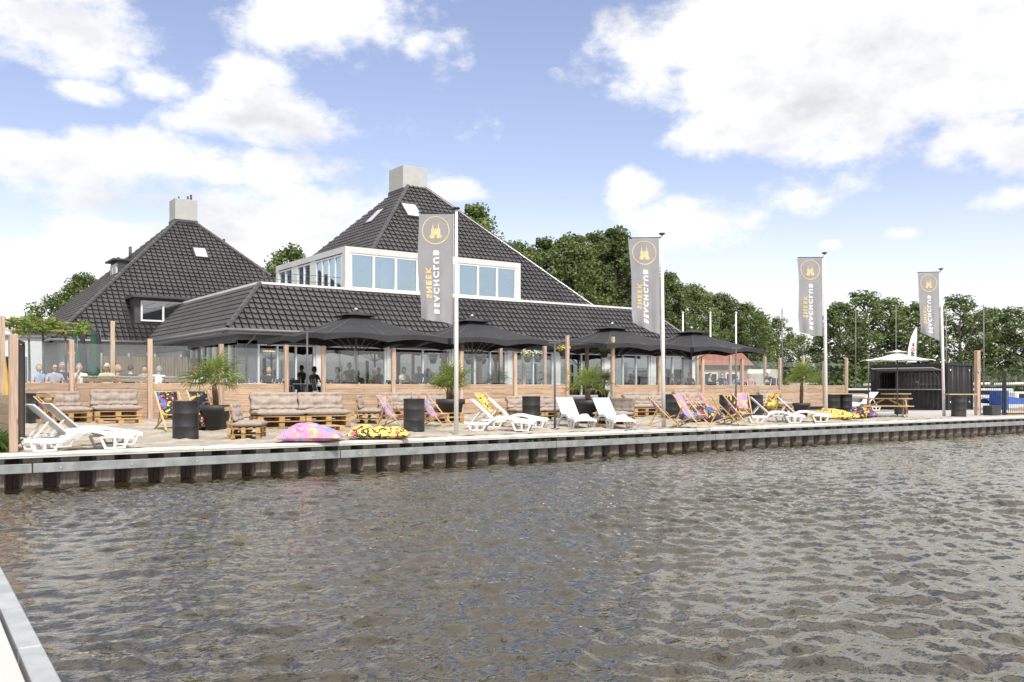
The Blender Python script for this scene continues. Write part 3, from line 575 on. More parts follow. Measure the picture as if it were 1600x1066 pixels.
# eaves: soffit, fascia and gutter
MB().tube([(EX0 - .1, 52, EZ - .03), (EX0 - .1, EY - .1, EZ - .03), (EX1 + .1, EY - .1, EZ - .03), (EX1 + .1, 47, EZ - .03)], .075, 8).build('gutter', m_zinc, mh)
MB().box(((EX0 + EX1) / 2, EY + .32, EZ - .13), (EX1 - EX0 - .1, .75, .08)).build('soffit', m_wallg, mh)
MB().box((EX0 + .32, (EY + 52) / 2 + .35, EZ - .131), (.75, 52 - EY - .7, .08)).build('soffit', m_wallg, mh)
MB().box(((EX0 + e + EX1 - e) / 2, EY + e + .03, TOPZ + .07), (EX1 - EX0 - 2 * e, .24, .10)).build('roof_edge_trim', m_wpaint, mh)
MB().box((EX0 + e + .03, (EY + e + 52) / 2, TOPZ + .071), (.24, 52 - EY - e - .2, .10)).build('roof_edge_trim', m_wpaint, mh)
for a, b in (((EX0 + e + .3, EY + e + .4), (BX0 - .05, EY + e + .4)), ((EX0 + e + .3, EY + e + .4), (EX0 + e + .3, 51))):
    for zz in (.32, .62): MB().tube([(a[0], a[1], TOPZ + zz), (b[0], b[1], TOPZ + zz)], .012, 5).build('guard_wire', m_dgrey, mh)
for q in (EX0 + e + .3, EX0 + e + 2.3): MB().tube([(q, EY + e + .4, TOPZ), (q, EY + e + .4, TOPZ + .68)], .015, 5).build('guard_post', m_dgrey, mh)
# window box
wb = MB()
wb.box(((BX0 + BX1) / 2, (BY0 + BY1) / 2, BZ - .14), (BX1 - BX0, BY1 - BY0, .28)).build('box_cornice', m_plaster, mh)
for q in ((BX0 + .14, BY0 + .14), (BX1 - .14, BY0 + .14), (BX0 + .14, BY1 - .14)): boxpart('corner_pillar', m_plaster, mh, (*q, (TOPZ + BZ - .28) / 2), (.28, .28, BZ - .28 - TOPZ))
boxpart('box_sill', m_wpaint, mh, ((BX0 + BX1) / 2, BY0 - .01, TOPZ + .06), (BX1 - BX0 + .02, .3, .13))
windows_row(mh, (BX0 + .28, BY0 + .08, TOPZ + .1), (1, 0, 0), (0, -1, 0), BX1 - BX0 - .56, BZ - .28 - TOPZ - .1, 8, .09, .12, .1, gm=g_up)
for y0, wv, n in ((BY0 + .45, 3.05, 4), (BY0 + 4.1, 1.75, 2), (BY0 + 6.5, 1.9, 2)):
    windows_row(mh, (BX0 + .08, y0 + wv, TOPZ + .0), (0, -1, 0), (-1, 0, 0), wv, BZ - .33 - TOPZ, n, .08, .1, .1, gm=g_up)
for y0, y1 in ((BY0 + .28, BY0 + .45), (BY0 + 3.5, BY0 + 4.1), (BY0 + 5.85, BY0 + 6.5), (BY0 + 8.4, BY1 - .28)): boxpart('box_wall', m_wpaint, mh, (BX0 + .1, (y0 + y1) / 2, (TOPZ + BZ - .28) / 2), (.14, y1 - y0, BZ - .28 - TOPZ))
boxpart('room_back', mat('room_inside', (0.30, 0.30, 0.29), 0.9), mh, ((BX0 + BX1) / 2, BY0 + 4.2, (TOPZ + BZ) / 2 - .15), (BX1 - BX0 - .8, .1, BZ - TOPZ - .35))
boxpart('room_ceiling', m_wpaint, mh, ((BX0 + BX1) / 2, BY0 + 2.2, BZ - .31), (BX1 - BX0 - .7, 3.8, .05))
for q in (2.2, 3.9, 7.4): boxpart('curtain', mat('pale_curtain', (0.7, 0.7, 0.68), 0.9), mh, (BX0 + q, BY0 + .3, (TOPZ + BZ) / 2 - .15), (.35, .05, BZ - TOPZ - .45))
def skylight(parent, P, ax, up, wv, hv):
    ax = Vector(ax); up = Vector(up); nr = ax.cross(up); M = Matrix((ax, up, nr)).transposed(); P = Vector(P)
    mb = MB()
    for c, d in (((0, hv / 2, .05), (wv + .16, .08, .12)), ((0, -hv / 2, .05), (wv + .16, .08, .12)), ((wv / 2, 0, .05), (.08, hv, .12)), ((-wv / 2, 0, .05), (.08, hv, .12))): mb.box(P + M @ Vector(c), d, M)
    s = mb.build('skylight', m_lead, parent); MB().box(P + M @ Vector((0, 0, .08)), (wv - .09, hv - .09, .02), M).build('pane', mat('skylight_blind', (0.62, 0.60, 0.60), 0.18, var=0.02, spec=0.9), s)
    return s
zc = 10.95; skylight(mh, (24.75, EY + (zc - EZ) / k1, zc + .03), (1, 0, 0), upF, .95, 1.2)
skylight(mh, (PX0 + (zc - .1 - EZ) / k1, 46.3, zc - .07), (0, -1, 0), upW, .95, 1.25)
boxpart('chimney', m_chim, mh, (26.02, 46.8, 13.2), (1.6, 1.7, 1.55), .01)
boxpart('chimney_flashing', m_lead, mh, (26.02, 46.8, 12.55), (1.68, 1.78, .25))
# ground-floor walls, doors and shop-front windows
WY = EY + .62; WX = EX0 + .62
boxpart('wall_head', m_wall, mh, ((WX + EX1) / 2, WY + .1, 3.3), (EX1 - WX, .2, .5))
boxpart('wall_base', m_wallg, mh, ((WX + EX1) / 2, WY + .1, TZ + .05), (EX1 - WX, .22, .12))
xs = [WX, WX + .75]; x = WX + 1.0
boxpart('wall_pier', m_wall, mh, (WX + .42, WY + .1, 1.9), (.84, .2, 2.6))
pos = WX + .86; i = 0
while pos < EX1 - 3:
    wv = [2.6, 3.1, 3.1, 2.9][i % 4]; windows_row(mh, (pos, WY + .06, TZ + .1), (1, 0, 0), (0, -1, 0), wv, 2.36, 2 if i % 3 else 3, .09, .07, .12, name='shop_window')
    boxpart('wall_pier', m_wpaint, mh, (pos + wv + .2, WY + .06, (TZ + 3.08) / 2 + .0), (.38, .24, 2.46)); pos += wv + .4; i += 1
boxpart('wall_pier', m_wall, mh, ((pos + EX1 - .6) / 2, WY + .1, 1.85), (EX1 - .6 - pos, .2, 2.46))
boxpart('interior_back', mat('bar_interior', (0.10, 0.095, 0.09), 0.8, var=0.5, vscale=0.8), mh, (26, WY + 5.5, 1.9), (25, .1, 2.6))
boxpart('interior_floor', m_wall, mh, (26, WY + 2.9, TZ + .02), (25, 5, .03))
boxpart('interior_ceiling', m_wall, mh, (26, WY + 2.9, 3.2), (25, 5, .03))
boxpart('wall_side', m_wall, mh, (WX + .1, 44.7, 3.28), (.2, 14.2, .55))
for y0, wv, n, nm in ((WY + .15, .9, 1, 'shop_window'), (WY + 1.15, 1.9, 2, 'shop_door'), (WY + 3.3, 3.4, 4, 'shop_window')):
    windows_row(mh, (WX + .06, y0 + wv, TZ + .08), (0, -1, 0), (-1, 0, 0), wv, 2.4, n, .09, .07, .12, name=nm)
boxpart('wall_side_lower', m_wallg, mh, (WX + .1, 48.6, 1.85), (.2, 6.2, 2.4)); boxpart('wall_side_pier', m_wpaint, mh, (WX + .1, WY + 3.18, 1.85), (.2, .2, 2.4)); boxpart('wall_side_pier', m_wpaint, mh, (WX + .1, WY + 1.1, 1.85), (.2, .1, 2.4))
boxpart('wall_end', m_wall, mh, (EX1 - .6, 43, 2), (.2, 11, 3.1))
lamp_e = bpy.data.materials.new('warm_tube'); lamp_e.use_nodes = True; q = lamp_e.node_tree.nodes['Principled BSDF']; q.inputs['Emission Color'].default_value = (1, .62, .25, 1); q.inputs['Emission Strength'].default_value = 6
MB().tube([(WX + 1.9, WY + 2.2, 2.85), (WX + 2.5, WY + 2.3, 2.85)], .035, 6).build('lamp_tube', lamp_e, mh)
MB().tube([(WX + .55, EY + .0, EZ - .1), (WX + .55, EY + .15, EZ - .3), (WX + .35, WY - .06, EZ - .62), (WX + .35, WY - .06, TZ)], .045, 8).build('downpipe', m_zinc, mh)
# ------------------------------------------------------------------ the second, rear-left building
lh = thing('rear_building', 'dark tiled pyramid-roofed house with dormer and pale chimney beside the restaurant', 'building')
LX0, LX1, LY, LZ = 7.7, 25.2, 49.7, 3.6; k2 = 0.965; T2 = math.hypot(1, k2); RA = 8.17; LAY = LY + RA; LAZ = LZ + RA * k2
up2 = Vector((0, 1, k2)) / T2; upl = Vector((1, 0, k2)) / T2
slope('front', lh, (LX0, LY, LZ + .02), (1, 0, 0), up2, LX1 - LX0, RA * T2, [((LX0, LY, 0), (-1, 1, 0)), ((LX1, LY, 0), (1, 1, 0)), ((0, LAY, 0), (0, 1, 0)), ((EX0 + .3, 0, EZ), (k1, 0, -1)) if False else ((0, 900, 0), (0, 1, 0))], holes=[(4.0, 6.75, 1.3, 2.9)])
slope('left', lh, (LX0, LY + 17.4, LZ + .02), (0, -1, 0), upl, 17.4, RA * T2, [((LX0, LY, 0), (1, -1, 0)), ((LX0, LY + 17.4, 0), (1, 1, 0)), ((LX0 + RA, 0, 0), (1, 0, 0))])
deck('roof_boarding', lh, [(LX0, LY, LZ), (LX1, LY, LZ), (LX1 - RA, LAY, LAZ), (LX0 + RA, LAY, LAZ)]); deck('roof_boarding', lh, [(LX0, LY + 17.4, LZ), (LX0, LY, LZ), (LX0 + RA, LAY, LAZ), (LX0 + RA, LAY + 1.1, LAZ)])
deck('roof_boarding', lh, [(LX1, LY, LZ), (LX1, LY + 17.4, LZ), (LX1 - RA, LAY + 1.1, LAZ), (LX1 - RA, LAY, LAZ)]); deck('roof_boarding', lh, [(LX1, LY + 17.4, LZ), (LX0, LY + 17.4, LZ), (LX0 + RA, LAY + 1.1, LAZ), (LX1 - RA, LAY + 1.1, LAZ)])
hip(lh, (LX0, LY, LZ), (LX0 + RA, LAY, LAZ)); hip(lh, (LX1 - 4.6, LY + 4.6, LZ + 4.6 * k2), (LX1 - RA, LAY, LAZ)); hip(lh, (LX0 + RA, LAY, LAZ), (LX1 - RA, LAY, LAZ))
MB().tube([(LX0 - .1, LY + 15, LZ - .03), (LX0 - .1, LY - .1, LZ - .03), (EX0 + .5, LY - .1, LZ - .03)], .075, 8).build('gutter', m_zinc, lh)
boxpart('soffit', m_wallg, lh, (10.2, LY + .3, LZ - .12), (4.8, .7, .06)); boxpart('wall', m_wallg, lh, (16, LY + .75, 1.8), (15.5, .2, 3.4)); boxpart('wall', m_wallg, lh, (LX0 + .7, LY + 8.4, 1.8), (.2, 15, 3.4))
boxpart('chimney', m_chim, lh, (16.45, LAY + .6, LAZ + .72), (1.35, 1.3, 1.5), .01); boxpart('chimney_flashing', m_lead, lh, (16.45, LAY + .6, LAZ + .05), (1.42, 1.38, .25))
for q, r_, h in ((-.3, .05, .22), (.25, .06, .3), (.45, .07, .42)): MB().tube([(16.45 + q, LAY + .5, LAZ + 1.4), (16.45 + q, LAY + .5, LAZ + 1.47 + h)], r_, 8).build('flue', m_lead, lh)
for pxx, yy in ((12.3, 57.0), (13.1, 57.6)):
    zz = LZ + (pxx - LX0) * k2; MB().tube([(pxx, yy, zz - .1), (pxx, yy, zz + .85)], .09, 8).build('flue', m_lead, lh)
MB().tube([(18.6, 57.2, 9.9), (18.6, 57.2, 10.6)], .08, 8).build('flue', m_lead, lh)
# dormer on the front slope
dx0, dx1, dz0, dz1 = 11.75, 14.5, 4.62, 5.97
dy = LY + (dz0 - LZ) / k2 - .05
boxpart('dormer_body', m_lead, lh, ((dx0 + dx1) / 2, dy + .95, (dz0 + dz1) / 2), (dx1 - dx0, 1.9, dz1 - dz0))
boxpart('dormer_roof', m_lead, lh, ((dx0 + dx1) / 2 + .2, dy + .85, dz1 + .07), (dx1 - dx0 + .75, 2.5, .14), .01)
windows_row(lh, (dx0 + .3, dy - .03, dz0 + .12), (1, 0, 0), (0, -1, 0), 2.3, 1.1, 2, .09, .1, .09, name='dormer_window')
zc2 = 9.3; skylight(lh, (16.65, LY + (zc2 - LZ) / k2, zc2 + .02), (1, 0, 0), up2, .78, .95)
# dormer with windows on the left slope
dz = 8.1; dxl = LX0 + (dz - LZ) / k2
boxpart('side_dormer', m_lead, lh, (dxl + .5, 56.9, dz - .15), (1.6, 1.9, 1.25)); boxpart('side_dormer_cap', m_lead, lh, (dxl + .4, 56.9, dz + .53), (2.0, 2.2, .1))
windows_row(lh, (dxl - .33, 57.7, dz - .65), (0, -1, 0), (-1, 0, 0), 1.6, .95, 2, .07, .08, .06, name='dormer_window')
# low white annex behind the pleached trees
an = thing('white_annex', 'low white annex wall with dark windows behind the pleached trees', 'building', (6.2, 51, TZ))
boxpart('wall', mat('white_render', (0.62, 0.63, 0.63), 0.85, var=0.04), an, (-1.6, 1.0, 1.5), (6.0, .3, 3.3)); boxpart('roof_edge', m_zinc, an, (-1.6, .95, 3.2), (6.2, .5, .1))
for q in (-2.7, -.75): windows_row(an, (q, .83, .5), (1, 0, 0), (0, -1, 0), 1.5, 1.75, 1, .1, .08, .08)
boxpart('dark_room', m_dark, an, (-1.6, 1.3, 1.4), (5.5, .1, 2.6))
# ------------------------------------------------------------------ furniture prototypes
def gz(p): return Vector((p[0], p[1], sandz(p[0], p[1]) + .004))
def spx(x, y, z=0.1):
    p = gp(x, y, z)
    for _ in range(4): z = sandz(p.x, p.y); p = gp(x, y, z)
    return Vector((p.x, p.y, z + .004))
def sdp(x, t): p = dp(x, t); return Vector((p.x, p.y, sandz(p.x, p.y) + .004))
# pallets
board_l = MB().box((0, 0, 0), (1.2, .1, .022), None, .003).mesh('board'); board_l.materials.append(m_pallet)
pal_me = MB()
for yy in (-.35, 0, .35):
    pal_me.box((0, yy, .011), (1.2, .1, .022), None, .003)
    for xx in (-.53, 0, .53): pal_me.box((xx, yy, .061), (.14, .1, .078), None, .004)
for xx in (-.53, 0, .53): pal_me.box((xx, 0, .111), (.14, .8, .022), None, .003)
pal_me = pal_me.mesh('pallet'); pal_me.materials.append(m_pallet)
def pallet(parent, loc, rot=(0, 0, 0), boards=True, name='pallet'):
    p = link(name, pal_me, None, parent, loc); p.rotation_euler = rot
    if boards:
        for yy in (-.35, -.175, 0, .175, .35): link('board', board_l, None, p, (0, yy, .1335))
    return p
def cushion_mesh(wd, dp_, h, nx, ny, seed=0):
    r = random.Random(seed); mb = MB(); NU, NV = 40, 26
    tx = [(-1 + (2 * i + 1) / nx) for i in range(nx)]; ty = [(-1 + (2 * j + 1) / ny) for j in range(ny)]
    def f(s):
        def g(u, v):
            a, b = u * 2 - 1, v * 2 - 1; e = max(0, 1 - abs(a) ** 5) ** .45 * max(0, 1 - abs(b) ** 5) ** .45
            dm = 0
            for p in tx:
                for q in ty: dm = max(dm, math.exp(-(((a - p) * wd / 2) ** 2 + ((b - q) * dp_ / 2) ** 2) / .0042))
            for p in tx: dm = max(dm, .42 * math.exp(-((a - p) * wd / 2 / .035) ** 2))
            for q in ty: dm = max(dm, .42 * math.exp(-((b - q) * dp_ / 2 / .035) ** 2))
            wob = .012 * math.sin(a * 7 + seed) * math.sin(b * 6 + seed * 2)
            z = h / 2 * e * (1 - .9 * dm) + wob * e
            return Vector((a * wd / 2 * (1 + .02 * math.sin(b * 5 + seed)), b * dp_ / 2, z * s if s > 0 else -h / 2 * e))
        return g
    mb.grid(f(1), NU, NV); mb.grid(f(-1), NU, NV); me = mb.mesh('cushion'); bm = bmesh.new(); bm.from_mesh(me); bmesh.ops.remove_doubles(bm, verts=bm.verts, dist=.0005); bmesh.ops.recalc_face_normals(bm, faces=bm.faces); bm.to_mesh(me); bm.free()
    me.materials.append(m_cush); return me
cs_seat = [cushion_mesh(1.24, .84, .17, 4, 3, i) for i in range(2)]; cs_back = [cushion_mesh(1.22, .46, .17, 4, 2, 5 + i) for i in range(2)]
SG = 'pallet lounge seats on the sand'
def sofa(n, loc, rz, label, arm=0, scale=1.0):
    t = thing('pallet_sofa', label, 'sofa', loc, rz, SG); t.scale = (scale,) * 3
    for i in range(n):
        cx = (i - (n - 1) / 2) * 1.22
        pallet(t, (cx, 0, 0), boards=False); pallet(t, (cx, 0, .146))
        pallet(t, (cx, .40, .40), (R(82), 0, 0), name='back_pallet')
        link('seat_cushion', cs_seat[i % 2], None, t, (cx, -.03, .375)); b = link('back_cushion', cs_back[i % 2], None, t, (cx, .25, .66)); b.rotation_euler = (R(76), 0, random.uniform(-.03, .03))
    if arm:
        p = pallet(t, (arm * (n * .61 + .07), 0, .42), (R(90), 0, R(90)), name='arm_pallet')
    return t
FS = 0.0
sofa(1, sdp(100, 26.8), R(18), 'pallet corner seat with taupe cushions beside the black steel gate', arm=-1, scale=1.05)
sofa(1, sdp(181, 28.0), R(-2), 'single pallet sofa with taupe cushions behind the low pallet table', scale=1.12)
sofa(1, sdp(386, 21.3), R(62), 'pallet armchair with its slatted back to the palm pot', scale=.92)
sofa(2, sdp(470, 25.6), R(-4), 'two-seat-wide pallet sofa with taupe cushions behind the pink bean bag', scale=1.1)
sofa(1, sdp(575, 28.2), R(58), 'pallet armchair turned sideways at the end of the wide sofa', scale=.95)
sofa(2, sdp(648, 30.5), R(-4), 'pallet sofa against the fence behind the pastel deck chair', scale=1.0)
sofa(2, sdp(842, 31.0), R(-4), 'pallet sofa against the fence beside the black drum and thin grey pole', scale=.92)
sofa(1, sdp(960, 29.0), R(-62), 'pallet armchair facing the big palm pot with its back to the brown deck chair', scale=.95)
sofa(2, sdp(1020, 35.2), R(-4), 'pallet sofa against the fence behind the second flagpole', scale=1.0)
sofa(1, sdp(1080, 38.0), R(-4), 'pallet sofa against the fence behind the pastel deck chairs', scale=1.1)
sofa(1, sdp(1212, 39.0), R(-4), 'pallet sofa standing behind the pair of white loungers near the yellow bean bag', scale=1.1)
def ptable(loc, rz, label, n=1):
    t = thing('pallet_table', label, 'table', loc, rz, 'low pallet tables')
    for q in range(n): pallet(t, (0, 0, .146 * q))
    return t
ptable(sdp(187, 26.2), R(-6), 'low single-pallet table on the sand in front of the pallet sofas')
ptable(sdp(925, 30.2), R(-4), 'low pallet table between the two facing white loungers', 2)
ptable(sdp(690, 29.0), R(-4), 'low pallet table behind the drum and the pastel deck chair', 2)
ptable(sdp(497, 24.2), R(-4), 'low pallet table between the wide sofa and the pink bean bag', 1)
# drums
dr = thing('oil_drum', '', 'drum', group='black drum tables')
MB().lathe([(.0, .0), (.285, .0), (.292, .02), (.285, .04), (.285, .28), (.293, .295), (.285, .31), (.285, .58), (.293, .595), (.285, .61), (.285, .85), (.294, .862), (.294, .88), (.278, .88), (.276, .865)], n=32).build('body', m_drum, dr)
MB().lathe([(.277, .866), (.0, .868)], n=32).build('lid', mat('drum_lid', (0.45, 0.46, 0.47), 0.4, 0.3, var=0.1), dr); MB().lathe([(.03, .868), (.03, .885), (0, .885)], (.17, .05, 0), 10).build('bung', m_dgrey, dr)
du = []
for (x, t, lab) in ((290, 20.7, 'black oil drum on the sand in front of the tall potted palm'), (647, 24.6, 'black oil drum right of the yellow bean bag'), (830, 28.6, 'black oil drum behind the pair of white loungers'), (414, 28.9, 'black oil drum half hidden behind the wide pallet sofa'),
                    (57, 26.6, 'black oil drum beside the open steel gate'), (1051, 33.5, 'black oil drum just behind the second flagpole'), (1136, 34.0, 'black oil drum behind the dark patterned deck chair'), (1180, 34.6, 'black oil drum behind the leaning white lounger'),
                    (1302, 40.0, 'black oil drum under a plank, next to the third flagpole'), (1321, 40.3, 'black oil drum under a plank, next to the last fence post'), (1408, 40.5, 'black oil drum under a plank behind the picnic table'), (1498, 37.2, 'black oil drum under a plank at the quay side of the bar container')):
    p = sdp(x, t)
    if x > 1290: p.z = .02
    dup(dr, du, p, random.uniform(0, 6), lab)
for x, t, L_, lab in ((1318, 40.2, 1.7, 'plank bar top laid over two drums beside the third flagpole'), (1400, 40.5, 1.15, 'plank bar top on the drum behind the picnic table'), (1501, 37.2, 1.15, 'plank bar top on the drum beside the fourth flagpole')):
    p = dp(x, t); o = thing('drum_table', lab, 'table', (p.x, p.y, .905), R(-35.6), 'plank tops on drums')
    for q in (-.17, 0, .17): boxpart('plank', m_pine, o, (0, q, .02), (L_, .165, .04), .005)
# sun loungers: x = length, head at -x
lg = thing('sun_lounger', '', 'lounger', group='white plastic sun loungers')
def bent(pts, wd, th):
    mb = MB(); n = len(pts)
    for s in (0, 1): pass
    V = []; 
    for (x, z) in pts: V += [(x, -wd / 2, z), (x, wd / 2, z), (x, wd / 2, z - th), (x, -wd / 2, z - th)]
    fs = []
    for i in range(n - 1):
        a, b = i * 4, i * 4 + 4; fs += [(a, b, b + 1, a + 1), (a + 1, b + 1, b + 2, a + 2), (a + 2, b + 2, b + 3, a + 3), (a + 3, b + 3, b, a)]
    fs += [(0, 1, 2, 3), ((n - 1) * 4, (n - 1) * 4 + 3, (n - 1) * 4 + 2, (n - 1) * 4 + 1)]
    return mb.add(V, fs, False)
bed = bent([(-.25, .33), (-.1, .335), (.1, .36), (.25, .375), (.4, .36), (.6, .325), (.8, .30), (.93, .275), (.97, .24)], .56, .035)
bed.build('bed', m_white, lg)
for yy in np.arange(-.21, .22, .07): bent([(-.2, .338), (.1, .366), (.25, .381), (.4, .366), (.6, .331), (.9, .287)], .022, .01).build('rib', m_white, lg).location.y = yy
Mb = Matrix.Rotation(R(43), 3, 'Y')
bk = MB(); bk.box((0, 0, 0), (.78, .56, .035), Mb, .008); bk.build('backrest', m_white, lg, (-.25 - .39 * math.cos(R(43)) + .02, 0, .34 + .39 * math.sin(R(43))))
for y in (-.2, .2): MB().bar((-.78, y, .24), (-.52, y, .56), .03, .03).build('back_prop', m_white, lg)
for s in (-1, 1):
    y0 = s * .315
    rail = [(-.97, .26), (-.6, .22), (-.3, .24), (-.18, .34), (-.05, .395), (.2, .405), (.36, .37), (.48, .30), (.97, .25)]
    mb = bent([(x, z) for x, z in rail], .06, .075); mb.build('side_rail', m_white, lg).location.y = y0
    for c, nm in ((-.62, 'leg'), (.62, 'leg')):
        w0, w1, zt = .27, .17, .235
        mb = MB()
        for a, b in (((-w0, zt), (-w1, .02)), ((w0, zt), (w1, .02)), ((0, zt), (0, .03))): mb.bar((c + a[0], y0, a[1]), (c + b[0], y0, b[1]), .05, .045, (0, 1, 0), .008)
        mb.bar((c - w1 - .03, y0, .02), (c + w1 + .03, y0, .02), .05, .04, (0, 0, 1), .008); mb.bar((c - w0, y0, zt - .01), (c + w0, y0, zt - .01), .05, .04, (0, 0, 1), .008)
        mb.build(nm, m_white, lg)
for c in (-.62, .62): boxpart('cross_bar', m_white, lg, (c, 0, .22), (.06, .58, .05), .006)
lu = []
for x, t, rz, sc, lab in ((118, 17.35, 6, 1.0, 'white plastic sun lounger at the very edge of the quay near the gate'), (138, 18.5, 8, 1.0, 'white plastic sun lounger behind the quay-edge one near the gate'),
        (782, 25.2, -42, 1.0, 'white plastic sun lounger beside the first flagpole'), (806, 26.9, -42, 1.0, 'white plastic sun lounger in front of the drum, second from the first flagpole'),
        (896, 27.4, -108, 1.0, 'white plastic sun lounger facing the water beside the thin grey pole'), (955, 27.2, -108, 1.0, 'white plastic sun lounger facing the water in front of the pallet armchair'),
        (1210, 31.0, -44, 1.0, 'white plastic sun lounger with low back beside the patterned deck chairs'), (1252, 31.6, -50, 1.0, 'white plastic sun lounger with tall back beside the yellow bean bag'),
        (1345, 43.0, 165, 1.0, 'white plastic sun lounger standing left of the bar container')):
    p = sdp(x, t); dup(lg, lu, p, R(rz), lab)
# deck chairs, facing +x
def deckchair(loc, rz, fabric, label, s=1.0):
    t = thing('deck_chair', label, 'deck chair', loc, rz, 'folding deck chairs on the sand'); t.scale = (s * .93,) * 3
    W_ = .29
    for y in (-W_, W_): MB().bar((.52, y, .02), (-.42, y, .98), .028, .045, (0, 1, 0), .004).build('long_rail', m_pine, t)
    for y in (-W_ + .04, W_ - .04): MB().bar((-.55, y, .02), (.40, y, .40), .026, .042, (0, 1, 0), .004).build('seat_rail', m_pine, t)
    for y in (-W_ + .07, W_ - .07): MB().bar((-.44, y, .07), (-.12, y, .66), .022, .035, (0, 1, 0), .004).build('prop', m_pine, t)
    for a, w2 in (((-.41, .965), W_), ((.39, .39), W_ - .03), ((.5, .035), W_), ((-.52, .035), W_ - .03)): MB().tube([(a[0], -w2, a[1]), (a[0], w2, a[1])], .016, 8).build('crossbar', m_pine, t)
    P = [(-.41, .985), (-.33, .80), (-.20, .58), (-.06, .40), (.08, .30), (.22, .29), (.34, .34), (.39, .41)]
    def fn(u, v):
        q = u * (len(P) - 1); i = min(int(q), len(P) - 2); f = q - i; x = P[i][0] * (1 - f) + P[i + 1][0] * f; z = P[i][1] * (1 - f) + P[i + 1][1] * f
        return Vector((x, (v - .5) * .50, z - .02 * (1 - (2 * v - 1) ** 2) * math.sin(u * 3.14)))
    o = MB().grid(fn, 21, 8).build('sling', fabric, t, fixn=False); md = o.modifiers.new('t', 'SOLIDIFY'); md.thickness = .006
    return t
for x, y, rz, f, lab, s in ((268, 672, -88, m_pal2, 'dark patterned deck chair against the fence left of the black drum', 1.1), (318, 668, -85, m_pal2, 'dark patterned deck chair half hidden between drum and palm pot', 1.1), (84, 680, -15, m_pal2, 'yellow and black deck chair behind the quay-edge loungers', 1.0),
        (614, 668, -62, m_pal1, 'pastel patterned deck chair left of the drum beside the yellow bean bag', 1.0), (678, 666, -62, m_pal1, 'pastel patterned deck chair half hidden right of the drum', 1.0), (765, 662, -72, m_pal3, 'yellow patterned deck chair behind the loungers at the first flagpole', 1.05),
        (1036, 668, -52, m_pal2, 'brown patterned deck chair left of the second flagpole', 1.0), (1079, 669, -76, m_pal1, 'pastel blue and pink deck chair right of the second flagpole', 1.08), (1093, 657, -58, m_pal1, 'pink deck chair behind the pastel one at the second flagpole', 1.05),
        (1112, 655, -62, m_pal1, 'pastel deck chair behind the dark bean bag', 1.05), (1131, 665, -46, m_pal3, 'yellow patterned deck chair seen side-on in front of the dark bean bag', 1.0), (1155, 665, -82, m_pal2, 'dark patterned deck chair in front of the black drum and grey pole', 1.05),
        (1160, 654, -130, m_pal1, 'blue and yellow deck chair turned away behind the grey pole', 1.05), (1206, 648, -160, m_pal3, 'yellow patterned deck chair behind the leaning lounger', 1.0)):
    deckchair(spx(x, y), R(rz), f, lab, s)
# bean bags
def beanbag(loc, rz, fabric, label, wd=1.35, dp_=1.05, h=.42, tilt=0):
    mb = MB(); sd = random.uniform(0, 9)
    def f(s):
        def g(u, v):
            a, b = u * 2 - 1, v * 2 - 1; e = (max(0, 1 - a * a) * max(0, 1 - b * b)) ** .42
            px = a * wd / 2 * (1 - .10 * (1 - b * b) * abs(a)); py = b * dp_ / 2 * (1 - .10 * (1 - a * a) * abs(b))
            wr = .018 * math.sin(a * 9 + b * 4 + sd) * math.sin(b * 8 - a * 3 + sd) + .012 * math.sin(17 * a * b + sd)
            z = e * (h * .72 + wr + .06 * math.sin(a * 2 + sd) ) if s > 0 else -e * h * .28
            return Vector((px, py, max(0.0, z + h * .27)))
        return g
    mb.grid(f(1), 40, 30); mb.grid(f(-1), 40, 30)
    o = mb.build('bean_bag', fabric, None, loc, rz); tag(o, label, 'bean bag', 'patterned bean bags'); return o
def bb(x, t, rz, f, lab, **k): p = sdp(x, t); return beanbag(p, R(rz), f, lab, **k)
bb(486, 19.95, -30, m_pal1, 'pink and blue patterned bean bag lying at the quay edge', wd=1.4, dp_=1.0, h=.35)
bb(592, 21.1, -28, m_pal3, 'yellow bean bag with black and red scribbles at the quay edge', wd=1.45, dp_=1.05, h=.35)
bb(1303, 33.6, -28, m_pal3, 'yellow scribbled bean bag at the foot of the third flagpole', wd=1.55, dp_=1.1, h=.42)
bb(1342, 35.0, -28, m_pal2, 'dark purple patterned bean bag beside the picnic table', wd=1.1, dp_=1.0, h=.42)
bb(1098, 31.0, -28, m_pal2, 'dark purple and yellow bean bag behind the pastel deck chairs', wd=1.5, dp_=1.0, h=.5)
bb(316, 24.2, -60, m_pal2, 'dark patterned bean bag squeezed between drum and palm pot', wd=.75, dp_=.8, h=.6)
# thin poles with a short crossbar
for x, t, top, lab in ((480, 27.4, 2.72, 'slim grey pole with short crossbar behind the pink bean bag'), (867, 26.0, 2.45, 'slim grey pole with short crossbar beside the facing lounger'), (1150, 32.0, 2.55, 'slim grey pole with short crossbar behind the dark deck chair'), (1357, 41.0, 2.6, 'slim dark pole with short crossbar left of the picnic table')):
    p = sdp(x, t); o = thing('parasol_pole', lab, 'pole', p, R(-35), 'bare slim poles on the beach'); MB().tube([(0, 0, -.1), (0, 0, top)], .03, 10).build('shaft', m_dgrey, o); boxpart('crossbar', m_dgrey, o, (0, 0, top + .02), (.34, .06, .045), .005); MB().lathe([(.0, .03), (.14, .03), (.14, .0)], n=14).build('base', m_dgrey, o)
